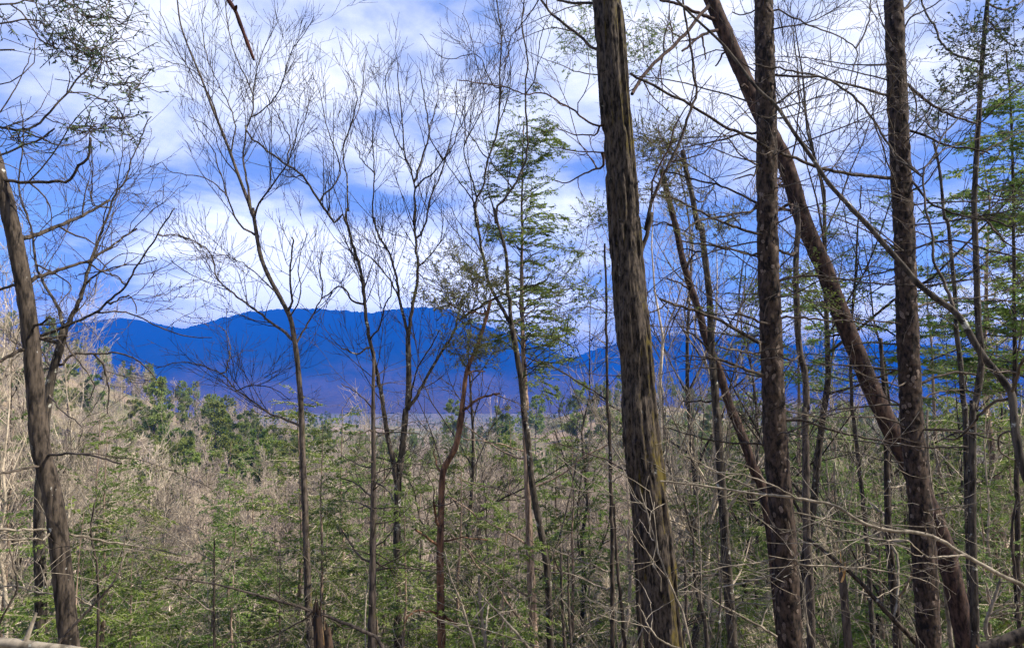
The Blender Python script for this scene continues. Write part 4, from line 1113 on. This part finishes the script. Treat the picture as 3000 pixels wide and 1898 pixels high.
log('fallen_log', 'pale barkless log lying along the bottom left corner', W(-260, 1880, 4.6), W(250, 1912, 4.5), 0.028, 0.030, 'pale')
log('fallen_log', 'grey fallen log slanting up at the bottom right corner', W(2870, 1905, 7.0), W(3260, 1790, 6.8), 0.055, 0.075, 'brown')

# ------------------------------------------------------------------ trees of the middle distance: prototypes, then copies
def bare_proto(seed, h, r0, l1, l2, l3, mat, thick=1.0, spread=(28, 50), crown0=0.3, upb=0.5):
    r = np.random.default_rng(seed)
    n = 14
    w = np.cumsum(r.normal(size=(n, 2)) * h * 0.008, 0)
    P = np.stack([w[:, 0], w[:, 1], np.linspace(-0.3, h, n)], 1)
    R = np.maximum(r0 * (1 - np.linspace(0, 1, n) * 0.92), 0.006 * thick)
    a, ra, _ = spawn(P[None], R[None], count=l1, t=(crown0, 0.98), ang=spread, absl=(h * 0.22, h * 0.42), tfall=0.55, n=7, rr=0.55, up=upb, wob=0.10, rmin=0.006 * thick, r=r)
    b, rb, _ = spawn(a, ra, count=l2, t=(0.2, 0.98), ang=(25, 52), ratio=(0.3, 0.6), tfall=0.4, n=5, rr=0.65, up=0.35, wob=0.14, rmin=0.0045 * thick, r=r)
    c, rc, _ = spawn(b, rb, count=l3, t=(0.2, 0.98), ang=(25, 55), ratio=(0.3, 0.6), tfall=0.3, n=4, rr=0.75, up=0.2, wob=0.16, rmin=0.0038 * thick, r=r)
    V, Q = tubes([(P, R, 8)])
    tm = mesh_np('trunk', V, Q, mats=[M[mat]])
    V, Q = tubes([(a, ra, 4), (b, rb, 3), (c, rc, 3)])
    cm = mesh_np('crown', V, Q, mats=[M[mat]])
    return [('trunk', tm, None), ('crown', cm, None)]


def hemlock_proto(seed, h, r0, mat, per_m=7.5, ln=(1.8, 3.7), lf=(0.115, 0.04), per_leaf=44, t=(0.12, 0.99)):
    r = np.random.default_rng(seed)
    n = 12
    w = np.cumsum(r.normal(size=(n, 2)) * h * 0.004, 0)
    P = np.stack([w[:, 0], w[:, 1], np.linspace(-0.3, h, n)], 1)
    R = np.maximum(r0 * (1 - np.linspace(0, 1, n) * 0.95), 0.008)
    a, ra, _ = spawn(P[None], R[None], per_m=per_m, t=t, ang=(52, 104), absl=ln, tfall=0.68, n=6, rr=0.35, up=-0.2, wob=0.15, rmax=0.02, rmin=0.005, r=r)
    b, rb, _ = spawn(a, ra, per_m=5.6, t=(0.15, 1), ang=(32, 62), absl=(0.25, 0.8), tfall=0.5, n=4, rr=0.6, flat=0.8, up=-0.2, wob=0.1, rmin=0.004, r=r)
    V, Q = tubes([(P, R, 8)])
    tm = mesh_np('trunk', V, Q, mats=[M['shaggy']])
    V, Q = tubes([(a, ra, 4), (b, rb, 3)])
    bm = mesh_np('branches', V, Q, mats=[M['palefar']])
    V, Q = join([leaves(b, per_leaf, lf[0], lf[1], r=r, jitter=0.35), leaves(a, per_leaf * 0.6, lf[0], lf[1], t0=0.3, r=r)])
    fm = mesh_np('crown', V, Q, mats=[M[mat]], smooth=False)
    return [('trunk', tm, None), ('branches', bm, 'stuff'), ('crown', fm, None)]


def pine_proto(seed, h, r0, mat='pine'):
    r = np.random.default_rng(seed)
    n = 12
    w = np.cumsum(r.normal(size=(n, 2)) * h * 0.006, 0)
    P = np.stack([w[:, 0], w[:, 1], np.linspace(-0.3, h, n)], 1)
    R = np.maximum(r0 * (1 - np.linspace(0, 1, n) * 0.9), 0.02)
    a, ra, _ = spawn(P[None], R[None], count=34, t=(0.45, 0.99), ang=(55, 88), absl=(h * 0.10, h * 0.22), tfall=0.6, n=6, rr=0.4, up=0.35, wob=0.10, rmin=0.012, r=r)
    b, rb, _ = spawn(a, ra, count=8, t=(0.35, 1), ang=(25, 60), ratio=(0.25, 0.5), tfall=0.3, n=4, rr=0.6, up=0.3, wob=0.12, rmin=0.008, r=r)
    V, Q = tubes([(P, R, 8)])
    tm = mesh_np('trunk', V, Q, mats=[M['redbark']])
    V, Q = tubes([(a, ra, 4), (b, rb, 3)])
    bm = mesh_np('branches', V, Q, mats=[M['twig']])
    C = np.concatenate([b[:, -1], b[:, -2], b[:, 1], a[:, -1]]); D = np.concatenate([nrm(b[:, -1] - b[:, -2])] * 3 + [nrm(a[:, -1] - a[:, -2])])
    V, Q = tufts(C, D, 15, 0.44, 0.11, r)
    fm = mesh_np('crown', V, Q, mats=[M[mat]], smooth=False)
    return [('trunk', tm, None), ('branches', bm, 'stuff'), ('crown', fm, None)]


BARE = [bare_proto(100 + k, h, r0, 16, 7, 5, m, th) for k, (h, r0, m, th) in enumerate([(9, 0.07, 'palefar', 1.0), (11, 0.08, 'palefar', 1.0), (8, 0.055, 'pinkfar', 1.0), (13, 0.10, 'palefar', 1.1), (10, 0.075, 'grey', 1.0), (12, 0.09, 'pinkfar', 1.1)])]
TALL = [bare_proto(140 + k, h, r0, 18, 8, 5, m, 1.2, (30, 60), 0.35, 0.35) for k, (h, r0, m) in enumerate([(17, 0.13, 'grey'), (19, 0.15, 'brown'), (16, 0.11, 'palefar'), (18, 0.13, 'grey')])]
BRUSH = [bare_proto(170 + k, h, 0.02, 15, 6, 4, m, 0.75, (20, 70), 0.04, 0.5) for k, (h, m) in enumerate([(3.2, 'palefar'), (2.6, 'pinkfar'), (3.8, 'palefar'), (3.0, 'palefar')])]
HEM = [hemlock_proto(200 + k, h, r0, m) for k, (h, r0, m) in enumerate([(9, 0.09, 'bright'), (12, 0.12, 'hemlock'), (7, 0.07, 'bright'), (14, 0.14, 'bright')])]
PINE = [pine_proto(230 + k, h, r0, m) for k, (h, r0, m) in enumerate([(17, 0.17, 'pine'), (20, 0.2, 'pine'), (14, 0.15, 'bright')])]

# far versions: thicker twigs so that they hold at a distance
FARBARE = [bare_proto(300 + k, h, 0.14, 18, 7, 4, m, 4.2, (25, 48), 0.22) for k, (h, m) in enumerate([(14, 'palefar'), (16, 'pinkfar'), (13, 'palefar'), (17, 'palefar'), (15, 'pinkfar'), (12, 'palefar')])]


def place(proto, name, label, cat, group, x, y, rz, s, z=None):
    root = empty(name, (x, y, ground(x, y) if z is None else z))
    root.rotation_euler = (0, 0, rz)
    root.scale = (s, s, s)
    tag(root, label, cat, group)
    for nm, me, kind in proto:
        o = bpy.data.objects.new(nm, me)
        COL.objects.link(o); o.parent = root
        if kind: o['kind'] = kind
    return root


def at_u(u, y):
    return (u - 1500) / F * y


ZONES = [(-60, 420, 'behind the leaning trunk at the left edge'), (420, 840, 'in the open valley left of the fan-crowned tree'), (840, 1250, 'behind the twin-stemmed tree'),
         (1250, 1600, 'behind the orange pine and the shaggy trunk'), (1600, 1900, 'left of and behind the mossy oak'), (1900, 2260, 'between the mossy oak and the first plated trunk'),
         (2260, 2640, 'between the two plated trunks'), (2640, 3060, 'behind the upright grey trunk at the right edge')]


def zone(u):
    for a, b, s in ZONES:
        if u < b: return s
    return ZONES[-1][2]


REG = {}


def reg(kind, u, root):
    REG.setdefault((kind, zone(u)), []).append((u, root))


rm = random.Random(5)
# slim bare trees on the slope below
for i in range(90):
    u = -40 + 3080 * ((i * 0.618034) % 1.0) + rm.uniform(-30, 30)
    y = 17 + 40 * rm.random() ** 1.1
    if 380 < u < 820: y += 14
    p = rm.choice(BARE if u < 1900 or rm.random() < 0.88 else TALL)
    s = rm.uniform(0.75, 1.15)
    reg('slim bare tree', u, place(p, 'bare_tree', None, 'tree', 'slim bare trees ' + zone(u), at_u(u, y), y, rm.uniform(0, 6.28), s))
# taller bare trees whose tops stand against the mountains on the right
for i, u in enumerate([1970, 2185, 2420, 2545, 2780, 2905, 2965, 1650, 1420, 60, 230]):
    y = 20 + 9 * ((i * 0.382) % 1.0)
    reg('taller bare tree', u, place(TALL[i % 4], 'tall_bare_tree', None, 'tree', 'taller bare trees ' + zone(u), at_u(u, y), y, rm.uniform(0, 6.28), rm.uniform(0.78, 1.02)))
def shrub_proto(seed, n, mat):
    r = np.random.default_rng(seed)
    P0 = np.array([[[0, 0, -0.1], [0, 0, 0.0], [0, 0, 0.12]]]); R0 = np.full((1, 3), 0.02)
    a, ra, _ = spawn(P0, R0, count=n, t=(0.2, 0.9), ang=(18, 58), absl=(3.0, 5.6), tfall=0.1, n=14, rr=0.8, up=-0.55, wob=0.075, tip=0.25, rmin=0.004, r=r)
    b, rb, _ = spawn(a, ra, per_m=2.2, t=(0.15, 0.98), ang=(30, 65), absl=(0.4, 1.5), tfall=0.4, n=8, rr=0.55, up=0.1, wob=0.12, rmin=0.003, r=r)
    c, rc, _ = spawn(b, rb, per_m=2.6, t=(0.2, 0.98), ang=(30, 60), absl=(0.15, 0.5), tfall=0.3, n=5, rr=0.7, wob=0.16, rmin=0.0022, r=r)
    out = []
    for i in range(n):
        V, Q = tubes([(a[i], ra[i], 6)])
        out.append(('stem', mesh_np('stem', V, Q, mats=[M[mat]]), None))
    V, Q = tubes([(b, rb, 4), (c, rc, 3)])
    out.append(('twigs', mesh_np('twigs', V, Q, mats=[M[mat]]), 'stuff'))
    return out


SHRUB = [shrub_proto(400 + k, n, m) for k, (n, m) in enumerate([(4, 'pale'), (5, 'pale'), (3, 'grey'), (4, 'pale'), (5, 'brown')])]
for i in range(34):
    u = 3040 * ((i * 0.618034 + 0.3) % 1.0) + rm.uniform(-40, 40)
    y = 7.5 + 8 * rm.random()
    if u < 900: y += 3
    reg('leggy arching shrub', u, place(SHRUB[i % 5], 'arching_shrub', None, 'shrub', 'leggy shrubs ' + zone(u), at_u(u, y), y, rm.uniform(0, 6.28), rm.uniform(0.75, 1.1)))
# hemlocks where the photograph shows dark green: (u of trunk, v of top, distance, proto, label)
HL = [(330, 1255, 11.5, 1, 'full hemlock boughs close beside the leaning grey-brown trunk'), (255, 1500, 10.5, 2, 'nearest low hemlock boughs at the leaning grey-brown trunk'), (420, 1600, 11.5, 2, 'low bright hemlock boughs under the long side branch of the leaning trunk'),
      (300, 1215, 17, 1, 'dense dark hemlock right of the leaning trunk at the left edge'), (215, 1440, 14, 2, 'small bright hemlock low beside the leaning trunk'),
      (365, 1500, 15, 2, 'low hemlock sprays in the brush right of the leaning trunk'), (890, 1130, 20, 3, 'broad hemlock round the fan-crowned trunk'), (1010, 1190, 24, 1, 'grey-green hemlock behind the dead pole'),
      (760, 1420, 19, 0, 'mid-green hemlock in the valley left of the fan-crowned trunk'), (650, 1600, 16, 2, 'small hemlock beside the thin upright sapling'), (1230, 1330, 19, 1, 'bright hemlock left of the orange pine'),
      (1400, 1420, 17, 0, 'dark hemlock between the orange pine and the shaggy trunk'), (1500, 1230, 23, 3, 'tall hemlock behind the shaggy trunk'), (1620, 1240, 30, 3, 'yellow-green hemlock left of the mossy oak'),
      (1720, 1330, 26, 0, 'airy hemlock close behind the thin straight trunk'), (2010, 1230, 22, 1, 'dark hemlock right behind the mossy oak'), (2190, 1210, 27, 0, 'bright hemlock between the slim leaning pine and the plated trunk'),
      (2520, 1330, 25, 3, 'fresh green hemlock between the two plated trunks'), (2890, 1300, 20, 1, 'soft green hemlock behind the upright grey trunk'), (2960, 1250, 18, 0, 'yellowish hemlock at the right edge'),
      (1110, 1560, 15, 2, 'low hemlock sprays at the foot of the dead pole'), (1310, 1640, 14, 2, 'low dark hemlock right of the orange pine foot'), (1140, 1300, 28, 3, 'far green hemlock between the twin stems'),
      (560, 1620, 18, 2, 'sparse small hemlock low in the open valley'), (820, 1560, 15, 0, 'hemlock with low sprays left of the charred stump'), (60, 1200, 21, 1, 'shaded hemlock at the left edge'),
      (2770, 1380, 24, 1, 'grey-green hemlock right of the second plated trunk'), (2120, 1330, 30, 3, 'distant hemlock behind the lichen-spotted trunk'), (1860, 1160, 34, 3, 'hemlock top peeping out left of the mossy oak'),
      (1180, 1420, 13, 0, 'hemlock with drooping sprays between the twin-stemmed trunk and the orange pine'), (1350, 1300, 15, 1, 'full green hemlock between the orange pine and the shaggy trunk'),
      (1470, 1560, 12, 2, 'small dark hemlock just left of the shaggy trunk'), (950, 1240, 16, 1, 'shadowy hemlock behind the fan-crowned trunk'), (720, 1500, 14, 0, 'dark hemlock skirt left of the fan-crowned trunk'),
      (420, 1450, 19, 0, 'open hemlock below the left hillside'), (1680, 1280, 18, 1, 'light green hemlock beside the thin straight trunk'), (2070, 1400, 17, 0, 'shaded hemlock below the lichen-spotted trunk'),
      (2560, 1420, 19, 0, 'green hemlock left of the slender brown trunk'), (2860, 1400, 15, 1, 'close green hemlock at the upright grey trunk'), (2180, 1110, 38, 3, 'tall hemlock against the far range left of the plated trunk'),
      (2440, 1060, 36, 3, 'tall hemlock against the far range between the plated trunks'), (2780, 1060, 36, 3, 'tall hemlock against the far range right of the plated trunks'), (2980, 1000, 30, 3, 'tall hemlock against the far range at the right edge'),
      (2910, 430, 24, 3, 'tallest soft green hemlock behind the dark leathery leaves at the right edge'), (2745, 770, 28, 3, 'soft green hemlock rising right of the second plated trunk against the sky'),
      (2330, 800, 26, 3, 'soft green hemlock rising behind the dark broken-topped trunk against the sky'), (2420, 1300, 33, 3, 'dim hemlock behind the dark broken-topped trunk'), (690, 1290, 34, 1, 'rounded hemlock at the end of the open valley'), (980, 1480, 18, 0, 'feathery hemlock between the fan-crowned trunk and the dead pole')]
for u, v, y, k, lab in HL:
    x = at_u(u, y)
    top = W(u, v, y)[2]
    g = float(ground(x, y))
    h = [9, 12, 7, 14][k]
    s = max(0.35, min(1.9, (top - g) / h))
    place(HEM[k], 'hemlock_tree', lab, 'tree', 'hemlocks on the slope', x, y, rm.uniform(0, 6.28), s)
for i in range(46):
    u = -40 + 3080 * ((i * 0.618034 + 0.13) % 1.0)
    y = 19 + 42 * rm.random()
    reg('young hemlock', u, place(HEM[i % 4], 'young_hemlock', None, 'tree', 'young hemlocks ' + zone(u), at_u(u, y), y, rm.uniform(0, 6.28), rm.uniform(0.45, 0.85)))
# pines on the left hillside and beyond
PL = [(205, 1075, 190, 0, 'pointed pine on the crest of the left hillside'), (285, 1105, 200, 2, 'small dark pine just right of the pointed one on the hillside'), (455, 1122, 150, 1, 'tall flat-topped pine standing out before the purple foothills'),
      (395, 1180, 170, 0, 'green pine left of the tall flat-topped one'), (500, 1195, 165, 2, 'yellow-green round pine right of the tall flat-topped one'), (640, 1190, 150, 0, 'pine with a leaning top before the blue gap'),
      (690, 1225, 170, 2, 'broad soft green pine before the blue gap'), (730, 1245, 200, 0, 'hazy pine at the mouth of the valley'), (560, 1235, 210, 1, 'faint pine behind the bare hillside wood'),
      (770, 1270, 140, 2, 'bright green pine low in the mouth of the valley'), (150, 1110, 180, 1, 'pine half hidden by the leaning trunk'), (1760, 1140, 260, 1, 'pine on the middle hill left of the mossy oak'),
      (1690, 1150, 280, 0, 'wide pine on the middle hill'), (1570, 1165, 300, 0, 'pine behind the forked lichen-spotted stem'), (1470, 1190, 230, 2, 'blue-green pine deep in the valley'), (1330, 1180, 260, 1, 'pine deep in the valley behind the orange pine'),
      (2480, 1200, 160, 0, 'distant pine between the two plated trunks'), (2800, 1195, 170, 1, 'distant pine behind the thin wavy trunk'), (2950, 1210, 150, 2, 'distant yellowish pine at the right edge'), (2080, 1200, 180, 0, 'distant pine behind the slim leaning pine')]
for u, v, y, k, lab in PL:
    x = at_u(u, y)
    top = W(u, v, y)[2]
    s = max(0.5, min(1.9, (top - float(ground(x, y))) / [17, 20, 14][k]))
    place(PINE[k], 'pine_tree', lab, 'tree', 'distant pines', x, y, rm.uniform(0, 6.28), s)

ORD = 'first second third fourth fifth sixth seventh eighth ninth tenth eleventh twelfth thirteenth fourteenth fifteenth sixteenth seventeenth eighteenth nineteenth twentieth'.split()
for (kind, zn), items in REG.items():
    items.sort(key=lambda q: q[0])
    for i, (_, o) in enumerate(items):
        o['label'] = (kind + ' ' + zn) if len(items) == 1 else '%s, %s from left %s' % (kind, ORD[i], zn)


# ------------------------------------------------------------------ the far wood and the underbrush, each one mass
def scatter(name, label, protos, pts, idx, rot, scl):
    hid = bpy.data.collections.new(name + '_kinds')
    for k, pr in enumerate(protos):
        V0, L, F4 = [], [], []
        mats, vs, qs, mi, o = [], [], [], [], 0
        for nm, me, _ in pr:
            v = np.empty(len(me.vertices) * 3, np.float32); me.vertices.foreach_get('co', v)
            q = np.empty(len(me.loops), np.int32); me.loops.foreach_get('vertex_index', q)
            vs.append(v.reshape(-1, 3)); qs.append(q.reshape(-1, 4) + o); o += len(me.vertices)
            mi.append(np.full(len(me.polygons), len(mats))); mats.append(me.materials[0])
        me = mesh_np('kind', np.concatenate(vs), np.concatenate(qs), mats=mats, midx=np.concatenate(mi))
        hid.objects.link(bpy.data.objects.new('%s_%02d' % (name, k), me))
    me = bpy.data.meshes.new(name)
    me.from_pydata([tuple(p) for p in pts], [], [])
    for nm, typ, data in (('pick', 'INT', idx), ('turn', 'FLOAT_VECTOR', rot), ('size', 'FLOAT', scl)):
        a = me.attributes.new(nm, typ, 'POINT')
        a.data.foreach_set('vector' if typ == 'FLOAT_VECTOR' else 'value', np.asarray(data, np.int32 if typ == 'INT' else np.float32).ravel())
    o = obj(name, me)
    tag(o, label, kind='stuff')
    ng = bpy.data.node_groups.new(name, 'GeometryNodeTree')
    ng.interface.new_socket('Geometry', in_out='INPUT', socket_type='NodeSocketGeometry')
    ng.interface.new_socket('Geometry', in_out='OUTPUT', socket_type='NodeSocketGeometry')
    t = ng.nodes; l = ng.links
    gi, go = t.new('NodeGroupInput'), t.new('NodeGroupOutput')
    ci = t.new('GeometryNodeCollectionInfo')
    ci.inputs['Collection'].default_value = hid
    ci.inputs['Separate Children'].default_value = True
    ci.inputs['Reset Children'].default_value = True
    ip = t.new('GeometryNodeInstanceOnPoints')
    ip.inputs['Pick Instance'].default_value = True
    mp = t.new('GeometryNodeMeshToPoints')
    l.new(gi.outputs[0], mp.inputs[0]); l.new(mp.outputs[0], ip.inputs['Points']); l.new(ci.outputs[0], ip.inputs['Instance'])
    for nm, dt, sock in (('pick', 'INT', 'Instance Index'), ('turn', 'FLOAT_VECTOR', 'Rotation'), ('size', 'FLOAT', 'Scale')):
        na = t.new('GeometryNodeInputNamedAttribute'); na.data_type = dt; na.inputs['Name'].default_value = nm
        l.new([s for s in na.outputs if s.enabled][0], ip.inputs[sock])
    l.new(ip.outputs[0], go.inputs[0])
    md = o.modifiers.new('scatter', 'NODES'); md.node_group = ng


def far_wood():
    r = np.random.default_rng(77)
    N = 6000
    u = r.uniform(-250, 3250, N)
    y = np.exp(r.uniform(math.log(78), math.log(2600), N))
    x = (u - 1500) / F * y
    z = ground(x, y)
    patch = fbm(x / 45 + 9, y / 60 + 3, 3, 40)
    ever = (patch + r.normal(size=N) * 0.06 > np.where((u < 900) & (y < 320), 0.54, np.where((u > 1300) & (y > 240), 0.40, 0.47)))
    idx = np.where(ever, 6 + r.integers(0, 3, N), r.integers(0, 6, N))
    scl = r.uniform(0.7, 1.1, N) * np.where(ever, 0.8, 0.95)
    rot = np.stack([r.normal(size=N) * 0.05, r.normal(size=N) * 0.05, r.uniform(0, 6.28, N)], 1)
    scatter('far_wood', 'far leafless wood with scattered evergreens covering the valley and hillside', FARBARE + PINE, np.stack([x, y, z], 1), idx, rot, scl)


far_wood()


def underbrush():
    r = np.random.default_rng(78)
    N = 1100
    pick = np.where(r.random(N) < 0.4, 4, r.integers(0, 4, N))
    u = r.uniform(-150, 3150, N)
    y = np.exp(r.uniform(math.log(15), math.log(75), N))
    x = (u - 1500) / F * y
    scatter('underbrush', 'tangle of thin leafless brush and hemlock seedlings covering the slope below', BRUSH + [HEM[2]], np.stack([x, y, ground(x, y)], 1), pick,
            np.stack([r.normal(size=N) * 0.13, r.normal(size=N) * 0.13, r.uniform(0, 6.28, N)], 1), np.where(pick == 4, r.uniform(0.22, 0.5, N), r.uniform(0.7, 1.5, N)))


underbrush()
print('tris', sum(len(m.loops) - 2 * len(m.polygons) for m in bpy.data.meshes), 'objs', len(bpy.data.objects))
